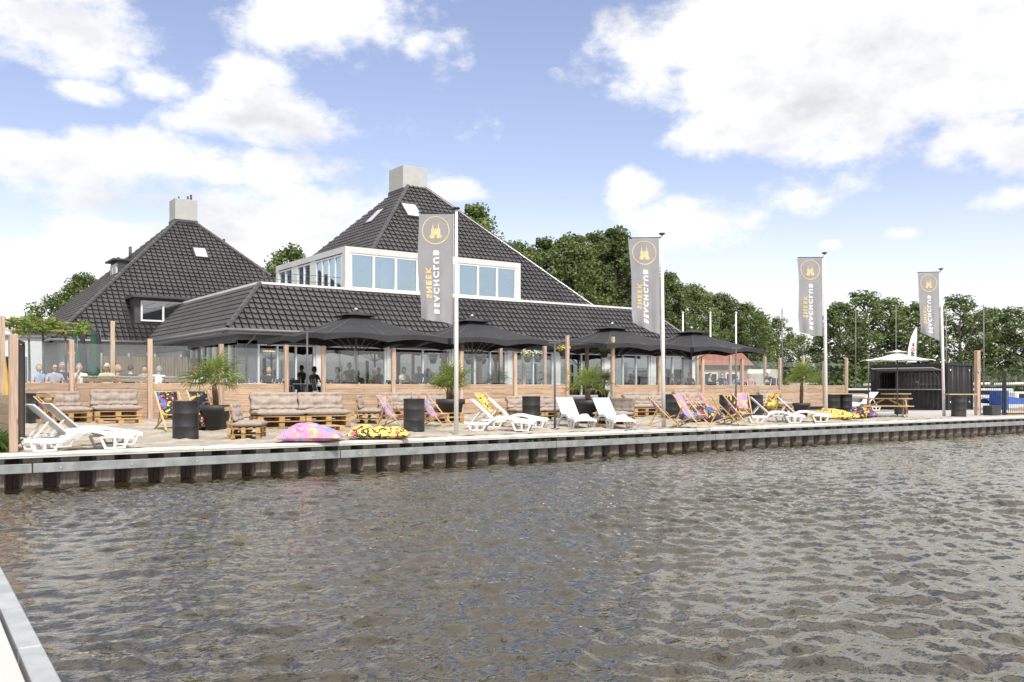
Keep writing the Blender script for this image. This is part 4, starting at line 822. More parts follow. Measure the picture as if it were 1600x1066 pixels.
# picnic table
p = (gp(1362, 650) + gp(1447, 654)) / 2; pt = thing('picnic_table', 'light wooden picnic table with benches in front of the bar container', 'picnic table', (p.x, p.y + .5, .02), R(-52))
for q in range(5): boxpart('top_plank', m_pine, pt, (0, -.3 + q * .15, .73), (1.9, .14, .04), .005)
for s in (-1, 1):
    for q in (0, 1): boxpart('bench_plank', m_pine, pt, (0, s * (.62 + q * .14), .43), (1.9, .13, .04), .005)
    for e_ in (-.7, .7):
        MB().bar((e_, s * .28, .71), (e_, s * .66, .02), .09, .04, (1, 0, 0), .004).build('leg', m_pine, pt)
for e_ in (-.65, .65):
    boxpart('bench_support', m_pine, pt, (e_, 0, .39), (.04, 1.5, .09), .004); boxpart('top_support', m_pine, pt, (e_, 0, .69), (.04, .68, .07), .004); MB().bar((e_, 0, .41), (e_ * .15, 0, .70), .07, .04, (0, 1, 0), .004).build('brace', m_pine, pt)
# white parasol by the bar
wp = thing('white_parasol', 'open white parasol on a dark pole in front of the bar container', 'parasol', (*gp(1402, 652)[:2], 0.02), R(-20))
MB().tube([(0, 0, 0), (0, 0, 2.42)], .028, 8).build('pole', m_dgrey, wp); MB().lathe([(0, .05), (.25, .05), (.25, 0)], n=16).build('base', m_dgrey, wp)
def canopy(mb, half, z0, z1, nseg=8, val=.0, sag=.06, square=True, steps=5):
    ring = []
    n = 8 if square else nseg
    dirs = [(1, 0), (1, 1), (0, 1), (-1, 1), (-1, 0), (-1, -1), (0, -1), (1, -1)] if square else [(math.cos(2 * math.pi * k / n), math.sin(2 * math.pi * k / n)) for k in range(n)]
    sub = 4
    def edge(k, f):
        a, b = dirs[k % n], dirs[(k + 1) % n]; return Vector((a[0] * (1 - f) + b[0] * f, a[1] * (1 - f) + b[1] * f))
    V = []; rows = steps + 1
    for s in range(rows):
        u = s / steps
        for k in range(n):
            for q in range(sub):
                f = q / sub; d = edge(k, f); sg = sag * math.sin(math.pi * f) * u
                prof = z1 + (z0 - z1) * (u ** .92) - .10 * math.sin(math.pi * u) * (z1 - z0)
                V.append((d.x * half * max(u, .02) * (1 - sg * .25), d.y * half * max(u, .02) * (1 - sg * .25), prof + (sg * .9 if u == 1 else sg * .3) - 0.0))
    m = n * sub; fs = [(s * m + i, s * m + (i + 1) % m, (s + 1) * m + (i + 1) % m, (s + 1) * m + i) for s in range(steps) for i in range(m)]
    if val:
        b = len(V)
        for i in range(m):
            x, y, z = V[steps * m + i]; fr = (i % sub) / sub; V.append((x * 1.004, y * 1.004, z - val * (1 - .22 * math.sin(math.pi * fr))))
        fs += [(steps * m + i, steps * m + (i + 1) % m, b + (i + 1) % m, b + i) for i in range(m)]
    return mb.add(V, fs, False)
canopy(MB(), 1.42, 2.28, 2.62, 8, .03, .04, False).build('canopy', m_wcanvas, wp, fixn=False); canopy(MB(), .35, 2.63, 2.72, 8, .02, .02, False).build('vent_cap', m_wcanvas, wp, fixn=False)
for k in range(8): a = 2 * math.pi * k / 8; MB().tube([(0, 0, 2.55), (1.38 * math.cos(a), 1.38 * math.sin(a), 2.26)], .012, 5).build('rib', m_dgrey, wp)
# black terrace parasols
ps = thing('terrace_parasol', '', 'parasol', group='large square black parasols on the terrace')
H_ = 2.62; E_, A_ = 3.14 - TZ, 4.22 - TZ
canopy(MB(), H_, E_, A_, 8, .24, .10).build('canopy', m_canvas, ps, fixn=False); canopy(MB(), .66, A_ - .17, A_ + .04, 8, .025, .01).build('vent_cap', m_canvas, ps, fixn=False)
MB().tube([(0, 0, 0), (0, 0, A_)], .045, 10).build('pole', m_zinc, ps); MB().lathe([(0, A_ + .16), (.07, A_ + .13), (.07, A_ + .08)], n=12).build('finial', m_alu, ps); boxpart('base_plate', m_dgrey, ps, (0, 0, .04), (.9, .9, .08), .01)
for k, d in enumerate([(1, 0), (1, 1), (0, 1), (-1, 1), (-1, 0), (-1, -1), (0, -1), (1, -1)]):
    d = Vector((*d, 0)); e_ = d * H_; rb = MB().tube([(0, 0, A_ - .1), d * H_ * .5 + Vector((0, 0, (E_ + A_) / 2 - .13)), e_ * .99 + Vector((0, 0, E_ - .03))], .018, 5).build('rib', m_dgrey, ps)
    MB().tube([(0, 0, E_ - .62), d * H_ * .5 + Vector((0, 0, (E_ + A_) / 2 - .15))], .016, 5).build('strut', m_zinc, rb)
pu = []
for X_, lab in ((16.0, 'large black parasol right above the first beach steps'), (21.5, 'large black parasol behind the first flagpole'), (29.6, 'large black parasol behind the second flagpole beside the tall posts'), (35.1, 'large black parasol at the far end above the red-roofed shed')):
    dup(ps, pu, (X_, 33.0, TZ), R(random.uniform(-1.5, 1.5)), lab)
# closed parasols by the rear building
cp = thing('closed_parasol', '', 'parasol', group='closed parasols beside the rear building')
def cl(mm):
    MB().lathe([(.03, 3.3), (.10, 3.1), (.20, 2.2), (.30, 1.2), (.26, 1.0), (.05, 1.0)], n=9, smooth=False).build('folded_canopy', mm, cp); MB().tube([(0, 0, 0), (0, 0, 3.4)], .03, 8).build('pole', m_dgrey, cp)
cl(m_gcanvas); cu = []
for x, t, mm, lab in ((121, 43.0, m_gcanvas, 'closed green parasol nearest the pleached trees'), (129, 44.0, m_canvas, 'closed black parasol between two green ones'), (148, 42.5, m_gcanvas, 'closed green parasol in front of the tiled eave'), (157, 43.5, m_canvas, 'closed dark parasol next to the thin wooden post')):
    p = dp(x, t); o = dup(cp, cu, (p.x, p.y, TZ), random.uniform(0, 3), lab)
    for c in o.children:
        if c.name.startswith('folded'): c.data = c.data.copy(); c.data.materials.clear(); c.data.materials.append(mm); c.rotation_euler = (R(random.uniform(-3, 3)), R(random.uniform(-4, 4)), 0)
yp_ = dp(-2, 21.5); o = thing('yellow_parasol', 'closed yellow parasol behind the side fence', 'parasol', (yp_.x, yp_.y, 0)); MB().lathe([(.03, 2.4), (.12, 2.1), (.26, 1.0), (.2, .85)], n=9, smooth=False).build('folded_canopy', mat('yellow_canvas', (0.70, 0.42, 0.04), 0.8), o); MB().tube([(0, 0, 0), (0, 0, 2.5)], .03, 8).build('pole', m_dgrey, o)
# reed screen on the terrace
rs = thing('reed_screen', 'tall brown reed screen behind the diners', 'screen', (8.5, 42.5, TZ)); m_reed = mat('reed', (0.20, 0.155, 0.10), 0.9, var=0.35, vscale=6, stretch=(6, 6, .3))
for q in range(9): MB().grid(lambda u, v, q=q: Vector((q * .62 + u * .6, .02 * math.sin(u * 60), v * 1.95 + .03 * math.sin(q * 3))), 24, 2, False).build('reed_panel', m_reed, rs).modifiers.new('t', 'SOLIDIFY').thickness = .03
for q in range(6): MB().box((q * 1.12, .08, 1.05), (.08, .08, 2.1), None, .006).build('post', m_oldwood, rs)
# terrace chairs and tables
ch = thing('terrace_chair', '', 'chair', group='aluminium terrace chairs')
m_mesh = mat('charcoal_mesh', (0.06, 0.06, 0.065), 0.8)
for y in (-.23, .23):
    MB().tube([(.22, y, 0), (.22, y, .62), (.16, y, .66), (-.2, y, .66)], .013, 6).build('front_leg', m_alu, ch); MB().tube([(-.30, y, 0), (-.20, y, .45), (-.30, y, .92)], .013, 6).build('back_leg', m_alu, ch)
boxpart('seat', m_mesh, ch, (0, 0, .44), (.44, .44, .02), .004); MB().box((-.255, 0, .70), (.015, .44, .42), Matrix.Rotation(R(-12), 3, 'Y')).build('backrest', m_mesh, ch)
tb = thing('terrace_table', '', 'table', group='white terrace tables')
boxpart('top', m_wpaint, tb, (0, 0, .73), (.8, .8, .03), .006); MB().tube([(0, 0, 0), (0, 0, .72)], .035, 8).build('column', m_alu, tb); boxpart('foot', m_alu, tb, (0, 0, .015), (.5, .5, .03), .006)
cu, tu = [], []
where = ['behind the reed screen side', 'beside the palm at the fence', 'right of the first steps', 'below the first parasol pole', 'right below the first parasol', 'between the first two parasols', 'at the far end near the grey caravan', 'in front of the red-roofed shed', 'left of the red-roofed shed', 'behind the second flagpole']
spots = [(260, 35.2), (395, 33.6), (478, 34.8), (528, 33.4), (572, 34.6), (655, 33.6), (1180, 33.4), (1135, 34.2), (1085, 33.2), (1050, 35.6)]
for i, (x, Y_) in enumerate(spots):
    X_ = yp(x, Y_); dup(tb, tu, (X_, Y_, TZ), R(random.uniform(-5, 5)), 'white terrace table ' + where[i])
    obj_b = thing('table_bottle', 'small blue bottle stand on the white table ' + where[i], 'bottle', (X_ + .1, Y_ + .1, TZ + .745), 0, 'bottles and menus on the tables'); MB().lathe([(.04, 0), (.04, .14), (.015, .19), (.015, .25), (0, .25)], n=10).build('bottle', mat('blue_glass', (0.03, 0.06, 0.25), 0.2), obj_b)
    for dx_, dy_, rz in ((-.75, 0, 0), (.75, 0, 180), (.0, .78, -90)):
        dup(ch, cu, (X_ + dx_ + random.uniform(-.08, .08), Y_ + dy_ + random.uniform(-.08, .08), TZ), R(rz + random.uniform(-14, 14)), ['terrace chair, gate side of the table ', 'terrace chair, container side of the table ', 'terrace chair, building side of the table '][[0, 180, -90].index(rz)] + where[i])
# low timber counters where the left diners sit
for x0, x1, Y_, lab in ((128, 240, 32.2, 'long grey timber counter behind the glass where the diners lean'), (255, 300, 32.2, 'short grey timber counter end behind the glass by the palm')):
    a, b = yp(x0, Y_), yp(x1, Y_); o = thing('timber_counter', lab, 'counter', ((a + b) / 2, Y_, TZ), 0, 'timber counters on the terrace'); boxpart('top', m_oldwood, o, (0, 0, .93), (b - a, .5, .06), .01); boxpart('edge_beam', m_palletg, o, (0, -.2, .82), (b - a, .06, .12), .01)
    for q in (-1, 1): boxpart('leg', m_oldwood, o, (q * ((b - a) / 2 - .1), 0, .45), (.1, .3, .9), .01)
# ------------------------------------------------------------------ potted palms
m_frond = leaf_mat('palm_leaf', (0.16, 0.22, 0.05), (0.30, 0.36, 0.10), .3, .45); m_frondd = leaf_mat('palm_leaf_dry', (0.28, 0.26, 0.10), (0.36, 0.32, 0.12), .3, .6)
m_trunk = mat('hairy_trunk', (0.13, 0.085, 0.05), 0.95, var=0.4, vscale=14, bump=0.8, bscale=50)
def frond_mesh(seed):
    r = random.Random(seed); mb = MB(); n = 17; L0 = r.uniform(.42, .54); pet = r.uniform(.32, .5)
    mb.tube([(0, 0, 0), (pet * .5, 0, .03), (pet, 0, 0)], [.012, .009, .007], 5)
    for k in range(n):
        a = R(-128 + 256 * k / (n - 1)); L_ = L0 * (1 - .22 * abs(a) / R(128)) * r.uniform(.9, 1.08); d = Vector((math.cos(a), math.sin(a), 0)); s = Vector((-d.y, d.x, 0)); o = Vector((pet, 0, 0)); dr = r.uniform(.08, .2)
        w_ = .017
        pts = []
        for f, ww in ((.0, .25), (.35, 1.0), (.7, .8), (1.0, .05)):
            c = o + d * L_ * f + Vector((0, 0, .10 * math.sin(f * 1.5) - dr * f ** 2.4 * 1.6 + .06 * abs(math.sin(a)) * f)); pts.append((c - s * w_ * ww, c + Vector((0, 0, -.008)), c + s * w_ * ww))
        V = [q for p in pts for q in p]; fs = []
        for i in range(3):
            for j in range(2): fs.append((i * 3 + j, i * 3 + j + 1, i * 3 + 4 + j, i * 3 + 3 + j))
        mb.add(V, fs)
    return mb.mesh('frond')
fr_me = [frond_mesh(s) for s in range(5)]
for m_ in fr_me: m_.materials.append(m_frond)
frd = frond_mesh(11); frd.materials.append(m_frondd)
def palm(loc, label, h=.5, n=20, s=1.0, pot_s=1.0, seed=0, trunks=1, upright=0.0):
    r = random.Random(seed); t = thing('potted_palm', label, 'palm', loc, 0, 'fan palms in black pots')
    pot = MB().lathe([(0, 0), (.25, 0), (.34, .46), (.385, .46), (.395, .60), (.36, .60), (.345, .54)], n=28); ph = .54 * pot_s
    o = pot.build('pot', m_pot, t); o.scale = (pot_s,) * 3
    so = MB().lathe([(.346, .535), (.2, .55), (0, .56)], n=20).build('soil', mat('dark_soil', (0.05, 0.035, 0.025), 0.95), o)
    for k in range(trunks):
        bx = Vector(((k - (trunks - 1) / 2) * .18, .03 * k, ph)); top = bx + Vector((r.uniform(-.06, .06), r.uniform(-.06, .06), h * (1 - .15 * k)))
        MB().tube([bx - Vector((0, 0, .05)), bx.lerp(top, .3), bx.lerp(top, .7), top], [.055, .075, .07, .05], 10).build('trunk', m_trunk, t)
        for i in range(n):
            az = i * 2.4 + r.uniform(-.3, .3); el = R(82 - 95 * (i / n) ** .85 + upright * 14 + r.uniform(-8, 8)); f = link('frond', frd if (i > n - 3) else fr_me[i % 5], None, t, top)
            f.rotation_euler = (r.uniform(-.4, .4), -el, az); q = s * r.uniform(.85, 1.12); f.scale = (q, q, q)
    return t
palm(sdp(338, 24.0), 'tall spreading palm in a black pot behind the front drum', .62, 17, 1.12, 1.08, 1)
palm(sdp(704, 29.2), 'twin-stemmed bright green palm in a black pot beside the first flagpole', .45, 12, 1.02, 1.2, 2, 2, .6)
palm(sdp(920, 29.8), 'wide low palm in a big black pot between the facing loungers', .42, 16, 1.1, 1.25, 3)
palm(sdp(1252, 36.5), 'bushy palm with a thick trunk behind the tall-backed lounger', .95, 18, 1.0, .9, 4, 1, .2)
for x, Y_, s_, lab in ((775, 34.5, .9, 'dark spiky palm on the terrace behind the glass'), (942, 33.2, .8, 'dark leafy palm on the terrace beside the tall entrance post'), (1275, 33.0, .8, 'small palm behind the glass near the last fence posts')):
    p = Vector((yp(x, Y_), Y_, TZ)); palm(p, lab, .35, 16, s_, .8, int(x))
# ------------------------------------------------------------------ trees
m_bark = mat('bark', (0.10, 0.085, 0.065), 0.95, var=0.3, vscale=4, bump=0.5, bscale=12)
m_treeA = leaf_mat('tree_leaf_dark', (0.095, 0.135, 0.045), (0.17, 0.225, 0.08)); m_treeB = leaf_mat('tree_leaf_mid', (0.125, 0.175, 0.055), (0.21, 0.27, 0.095)); m_treeC = leaf_mat('tree_leaf_light', (0.13, 0.175, 0.055), (0.21, 0.27, 0.10))
def tree_mesh(seed, H, Wd, base, nclump, nleaf, leaf, open_=.0, tall=1.0):
    r = np.random.default_rng(seed); rr = random.Random(seed); tr_ = MB(); tips = []
    tr_.tube([(0, 0, -.2), (.05, .03, H * .25), (-.05, .08, H * .55), (.02, 0, H * .86)], [H * .022, H * .017, H * .011, H * .003], 8)
    cl = []
    for k in range(nclump):
        f = (k + .5) / nclump; z = base + (H - base) * f
        prof = math.sin(math.pi * min(1, (f * .86 + .14))) ** .6 * Wd / 2
        a = k * 2.399 + rr.uniform(-.5, .5); rad = prof * rr.uniform(.35, 1.0); c = Vector((rad * math.cos(a), rad * math.sin(a), z + rr.uniform(-.4, .4))); cl.append((c, rr.uniform(.07, .16) * Wd * (1.15 - .40 * f)))
        if k % 2 == 0:
            s = Vector((0, .04 * H * .2, max(base * .7, z - rad * .8 - .5))); tr_.tube([s, s.lerp(c, .55) + Vector((0, 0, -.25)), c], [H * .008, H * .005, H * .0015], 5)
    V = []; per = nleaf // nclump
    for c, R_ in cl:
        d = r.normal(size=(per, 3)); d /= np.linalg.norm(d, axis=1)[:, None]; rad = R_ * r.random(per)[:, None] ** .38
        P = np.array(c) + d * rad * np.array([1.15, 1.15, .85 * tall]); a = r.normal(size=(per, 3)); a[:, 2] *= .6; a /= np.linalg.norm(a, axis=1)[:, None]
        nn = d * .8 + np.array([0, 0, .5]) + r.normal(size=(per, 3)) * .45; b = np.cross(a, nn); b /= np.linalg.norm(b, axis=1)[:, None] + 1e-6; s = leaf * r.uniform(.6, 1.35, (per, 1))
        V.append(np.stack([P - a * s * .5, P + b * s * .36, P + a * s * .55, P - b * s * .36], 1))
    V = np.concatenate(V).reshape(-1, 3); n = len(V) // 4
    me = bpy.data.meshes.new('crown'); me.from_pydata(V.tolist(), [], np.arange(n * 4).reshape(-1, 4).tolist()); me.update()
    tm = tr_.mesh('trunk'); tm.materials.append(m_bark); return tm, me
TM = [tree_mesh(1, 14, 8.5, 1.8, 110, 18000, .28), tree_mesh(2, 14, 6.5, 1.6, 100, 17000, .26, tall=1.2), tree_mesh(3, 11, 8.0, 1.6, 90, 12000, .26), tree_mesh(4, 11, 6.5, 2.0, 76, 5600, .25), tree_mesh(5, 8, 7.5, .6, 46, 9000, .24)]
def tree(x, t, topy, kind, m_, label, wscale=1.0, group='trees behind the restaurant and marina'):
    p = dp(x, t); H0 = (14, 14, 11, 11, 8)[kind]; h = CAMZ + (HOR - topy) * t / F + .06; s = h / H0
    o = thing('broadleaf_tree', label, 'tree', (p.x, p.y, -.06), random.uniform(0, 6), group); o.scale = (s * wscale, s * wscale, s)
    link('trunk', TM[kind][0], None, o); cm = TM[kind][1]
    c = link('crown', cm, None, o)
    if len(cm.materials) == 0: cm.materials.append(m_)
    if cm.materials[0] != m_: c.material_slots[0].link = 'OBJECT'; c.material_slots[0].material = m_
    return o
for a in ((742, 84, 327, 1, m_treeB, 'tall tree rising just above the restaurant roof ridge', 1.0), (812, 80, 384, 0, m_treeB, 'broad tree just right of the roof slope', .9), (850, 88, 378, 1, m_treeA, 'dark tree second from the roof slope', 1.0), (893, 80, 372, 0, m_treeB, 'large tree in the row left of the second flag', .95),
          (930, 92, 370, 1, m_treeA, 'tall poplar-like tree close behind the second flag on its roof side', 1.1), (962, 84, 363, 1, m_treeA, 'tallest dark tree, directly behind the second flag', 1.1), (1000, 92, 395, 0, m_treeA, 'dark tree behind the second flag top', .9), (1042, 86, 430, 0, m_treeA, 'tree just right of the second flagpole', .95),
          (1085, 92, 448, 0, m_treeB, 'rounded tree behind the last black parasol', .95), (1128, 96, 462, 0, m_treeA, 'rounded tree right above the last black parasol', .95), (1165, 98, 478, 2, m_treeB, 'lower tree past the parasol edge', 1.0), (1185, 110, 490, 0, m_treeB, 'rounded green tree above the bending waitress', .8), (1215, 120, 500, 3, m_treeA, 'small gappy tree left of the third flag', 1.1),
          (1248, 118, 530, 4, m_treeC, 'pale willow-like bush left of the third flagpole', 1.0), (1312, 112, 478, 2, m_treeA, 'tree just right of the third flagpole', 1.1), (1352, 116, 460, 3, m_treeA, 'airy tall tree above the white parasol', 1.35), (1392, 116, 470, 3, m_treeB, 'airy tree behind the white feather flag', 1.35), (1432, 118, 478, 2, m_treeA, 'tree behind the fourth flag', 1.2),
          (1500, 118, 466, 3, m_treeB, 'airy tree right of the fourth flagpole', 1.35), (1545, 122, 486, 2, m_treeA, 'round tree above the steel gate', 1.1), (1585, 118, 484, 3, m_treeB, 'airy tree at the far marina end', 1.3), (1640, 120, 480, 2, m_treeA, 'tree past the marina end', 1.2),
          (128, 82, 432, 0, m_treeC, 'light green tree behind the rear building roof', .85), (95, 84, 468, 4, m_treeB, 'low tree left of the rear building roof', .9), (455, 95, 392, 2, m_treeC, 'small treetop peeping over the white window box', .8), (425, 90, 425, 2, m_treeC, 'treetop between the two roofs', .8)): tree(*a)
# a continuous dark belt of undergrowth closes the gaps below the crowns
ub = MB(); 
bel = leaf_mat('undergrowth_leaf', (0.085, 0.12, 0.042), (0.15, 0.19, 0.07))
rr = random.Random(5)
for k in range(150):
    x = 790 + k * 6.2; t = 108 + rr.uniform(-3, 18) if x > 1180 else 97 + rr.uniform(-3, 8); p = dp(x, t); hh = (5.0 if x < 1180 else 4.6) * rr.uniform(.7, 1.15)
    leaf_cloud(ub, (p.x, p.y, hh * .45), (2.6, 2.6, hh * .55), 150, .62, rr)
tag(ub.build('undergrowth', bel, fixn=False), 'dense dark belt of shrubs under the far trees', 'shrubs', kind='stuff')
# pleached limes at the left
m_lime = leaf_mat('lime_leaf', (0.16, 0.22, 0.05), (0.30, 0.38, 0.10), .4)
for i, (x, t, lab) in enumerate(((20, 38.0, 'pleached tree with flat leafy top nearest the tall fence post'), (45, 37.5, 'pleached tree with flat leafy top behind the black gate'), (67, 37.0, 'pleached tree with flat leafy top beside the seated couple'), (102, 38.5, 'pleached tree top spreading towards the tiled eave'))):
    p = dp(x, t); o = thing('pleached_tree', lab, 'tree', (p.x, p.y, TZ), 0, 'pleached trees on the terrace'); zt = CAMZ + (HOR - 512) * t / F - TZ
    MB().tube([(0, 0, 0), (.03, .02, 1.2), (0, 0, zt - .1)], [.06, .05, .04], 8).build('trunk', m_bark if i else m_oldwood, o)
    mb = MB()
    for q in range(11): leaf_cloud(mb, (random.uniform(-.75, .75), random.uniform(-.4, .4), zt + random.uniform(-.2, .28)), (.34, .3, .2), 60, .15)
    mb.build('crown', m_lime, o, fixn=False)
    for dz in (-.12, .2): MB().tube([(-.9, 0, zt + dz), (.9, 0, zt + dz)], .014, 5).build('cane', m_pine, o)
# ------------------------------------------------------------------ flags
def text_mesh(s, size, bold=.012):
    cu_ = bpy.data.curves.new('t', 'FONT'); cu_.body = s; cu_.size = size; cu_.offset = bold; cu_.space_character = 1.35; cu_.align_x = 'LEFT'; cu_.resolution_u = 3
    o = bpy.data.objects.new('t', cu_); C.objects.link(o); me = evalmesh(o, 'lettering'); bpy.data.objects.remove(o)
    bm = bmesh.new(); bm.from_mesh(me); bmesh.ops.triangulate(bm, faces=bm.faces)
    for _ in range(2): bmesh.ops.subdivide_edges(bm, edges=[e for e in bm.edges if e.calc_length() > .09], cuts=1)
    bmesh.ops.triangulate(bm, faces=bm.faces)
    V = [v.co.copy() for v in bm.verts]; bm.verts.index_update(); fs = [[q.index for q in f.verts] for f in bm.faces]; bm.free(); return V, fs
T1 = text_mesh('BEACHCLUB', .235); T2_ = text_mesh('SNEEK', .215)
FWD, FHT = .90, 2.86
church = [[(-.17, -.21), (-.03, -.21), (-.03, -.12), (.03, -.12), (.03, -.21), (.17, -.21), (.17, -.12), (.135, -.10), (.135, .0), (-.135, .0), (-.135, -.10), (-.17, -.12)], [(-.135, .0), (-.035, .0), (-.035, .05), (-.06, .09), (-.082, .27), (-.10, .09), (-.135, .05)], [(.135, .0), (.135, .05), (.10, .09), (.082, .27), (.06, .09), (.035, .05), (.035, .0)], [(-.035, .0), (.035, .0), (.0, .10)]]
def flagpole(x, y, topy, flag_top, label, flabel, sd, lean=0.0):
    b = gp(x, y); h = (y - topy) / (y - HOR) * CAMZ
    t = thing('flagpole', label, 'flagpole', (b.x, b.y, 0), R(-HEAD), 'white flagpoles along the quay')
    t.rotation_euler = (0, lean, R(-HEAD))
    MB().tube([(0, 0, -.1), (0, 0, h * .5), (0, 0, h - .05)], [.062, .055, .036], 14).build('mast', m_wpaint, t); MB().lathe([(0, h + .03), (.09, h + .01), (.10, h - .02), (.03, h - .05), (.03, h - .1)], n=16).build('cap', m_black, t)
    zt = h - .06 - (flag_top - topy) / (y - HOR) * CAMZ
    MB().tube([(-.03, 0, zt + .03), (-FWD - .08, 0, zt + .03)], .018, 8).build('banner_arm', m_black, t); MB().tube([(-.07, .0, zt + .05), (-.07, .0, zt - FHT - .5)], .006, 5).build('halyard', m_wpaint, t)
    MB().tube([(-.07, 0, zt - 1.1), (0, 0, zt - 1.2)], .006, 5).build('tie', m_wpaint, t)
    r = random.Random(sd); ph = r.uniform(0, 6); am = (.9, 1.5, .7, 1.9)[(sd // 4) % 4]; fq = r.uniform(4.5, 8)
    def P(u, v):          # u: 0 at hoist .. 1 at fly, v: 0 bottom .. 1 top
        low = (1 - v); w_ = .075 * am * low * math.sin(u * fq + v * 5.5 + ph) * u + .02 * math.sin(v * 17 + u * 8 + ph) * u * low + .05 * low ** 2 * math.sin(u * 13 + ph)
        xx = -.09 - u * FWD * (1 - .07 * low * am - .03 * math.sin(v * 7 + ph) * u); zz = zt - low * FHT + .22 * u * low ** 3 * am + .02 * math.sin(u * 5 + ph) * low
        return Vector((xx, w_ - .0, zz))
    fl = thing('banner_flag', flabel, 'flag', (b.x, b.y, 0), 0, 'grey beach club banners'); fl.rotation_euler = t.rotation_euler
    cl_ = MB().grid(lambda u, v: P(u, v), 26, 60).build('cloth', m_flag, fl, fixn=False)
    def pr(V, fs, mm, nm):
        for sgn in (-1, 1):
            out = []
            for (u, v) in V:
                e = 1e-3; p = P(u, v); n = (P(u + e, v) - p).cross(P(u, v + e) - p).normalized(); out.append(p + n * .006 * sgn)
            MB().add(out, fs).build(nm, mm, fl, fixn=False)
    # seen from behind: letter tops point to the mast, reading from the bottom up
    k = 1.72 / max(v.x for v in T1[0]); pr([((.56 - v.y * k * .92) , (.075 + v.x * k / FHT)) for v in T1[0]], T1[1], m_wprint, 'lettering')
    k2_ = .86 / max(v.x for v in T2_[0]); pr([((.785 - v.y * k2_ * .92), (.225 + v.x * k2_ / FHT)) for v in T2_[0]], T2_[1], m_gold, 'lettering')
    cx, cv = .5, 1 - .42 / FHT; nS = 48; V = []; 
    for i in range(nS):
        a = 2 * math.pi * i / nS
        for rad in (.335, .365): V.append((cx + rad * math.cos(a) / FWD, cv + rad * math.sin(a) / FHT))
    pr(V, [(2 * i, 2 * i + 1, (2 * i + 3) % (2 * nS), (2 * i + 2) % (2 * nS)) for i in range(nS)], m_gold, 'emblem_ring')
    V = []; fs = []
    for poly in church: fs.append(tuple(range(len(V), len(V) + len(poly)))); V += [(cx + q[0] * .9 / FWD, cv + (q[1] - .02) * .9 / FHT) for q in poly]
    pr(V, fs, m_gold, 'emblem_church')
flagpole(713, 678, 325, 331, 'white flagpole standing between the yellow bean bag and the loungers', 'grey banner in front of the white window box', 1)
flagpole(1037, 668, 365, 370, 'white flagpole among the patterned deck chairs', 'grey banner in front of the tall dark trees', 5, R(-.5))
flagpole(1291, 657, 395, 401, 'white flagpole rising from the yellow bean bag', 'grey banner against the open sky between the tree groups', 9, R(-.6))
flagpole(1475, 651, 420, 424, 'white flagpole in front of the bar container', 'grey banner hanging above the bar container', 13, R(-1.2))
for x, lab in ((1067, 'thin white mast left of the last parasol tip'), (1110, 'thin white mast right behind the last parasol tip'), (1150, 'thin white mast above the slim grey pole')):
    p = dp(x, 74); o = thing('bare_flagpole', lab, 'flagpole', (p.x, p.y, -.05), 0, 'bare white flagpoles behind the terrace'); hh = CAMZ + 119 * 74 / F; MB().tube([(0, 0, 0), (0, 0, hh)], [.09, .06], 8).build('mast', m_wpaint, o); MB().lathe([(0, .1), (.1, .05), (.1, 0)], (0, 0, hh), 8).build('cap', m_wpaint, o)
# ------------------------------------------------------------------ bar container
KX, KY, KL, KW, KH = 46.6, 25.6, 4.4, 2.44, 2.55
m_cont = mat('black_container_paint', (0.016, 0.016, 0.018), 0.5, var=0.2, dirt=(0.06, 0.055, 0.05, 0.3), dscale=1.4)
kc = thing('bar_container', 'black corrugated container bar with a serving hatch', 'container', (KX, KY, -.05))
def corr(mb, a, b, z0, z1, pitch=.28, dep=.035, out=(-1, 0)):
    a = Vector(a); b = Vector(b); L_ = (b - a).length; d = (b - a) / L_; n = max(1, round(L_ / pitch)); o = Vector((*out, 0)); pts = []
    for i in range(n):
        for f, q in ((0, 0), (.25, 0), (.38, 1), (.87, 1)): pts.append(a + d * (L_ * (i + f) / n) - o * dep * q)
    pts.append(b); V = []
    for p in pts: V += [(p.x, p.y, z0), (p.x, p.y, z1)]
    return mb.add(V, [(2 * i, 2 * i + 2, 2 * i + 3, 2 * i + 1) for i in range(len(pts) - 1)])
hz0, hz1, hy0, hy1 = 1.18, 2.08, .35, 3.9
w_ = MB(); corr(w_, (0, KL, 0), (0, hy1, 0), .12, KH - .12); corr(w_, (0, hy0, 0), (0, 0, 0), .12, KH - .12); corr(w_, (0, hy1, 0), (0, hy0, 0), .12, hz0); corr(w_, (0, hy1, 0), (0, hy0, 0), hz1, KH - .12); w_.build('side_wall', m_cont, kc, fixn=False)
w_ = MB(); corr(w_, (KW, KL, 0), (KW, 0, 0), .12, KH - .12, out=(1, 0)); corr(w_, (0, KL, 0), (KW, KL, 0), .12, KH - .12, out=(0, 1)); w_.build('rear_walls', m_cont, kc, fixn=False)
boxpart('roof', m_cont, kc, (KW / 2, KL / 2, KH - .08), (KW - .06, KL - .06, .05)); boxpart('floor', m_oldwood, kc, (KW / 2, KL / 2, .12), (KW - .1, KL - .1, .06))
for q in ((0, 0), (KW, 0), (0, KL), (KW, KL)): boxpart('corner_post', m_cont, kc, (q[0], q[1], KH / 2), (.13, .13, KH), .01)
for z in (.07, KH - .06):
    for y in (0, KL): boxpart('end_rail', m_cont, kc, (KW / 2, y, z), (KW - .13, .11, .12), .008)
    for x in (0, KW): boxpart('side_rail', m_cont, kc, (x, KL / 2, z), (.11, KL - .13, .12), .008)
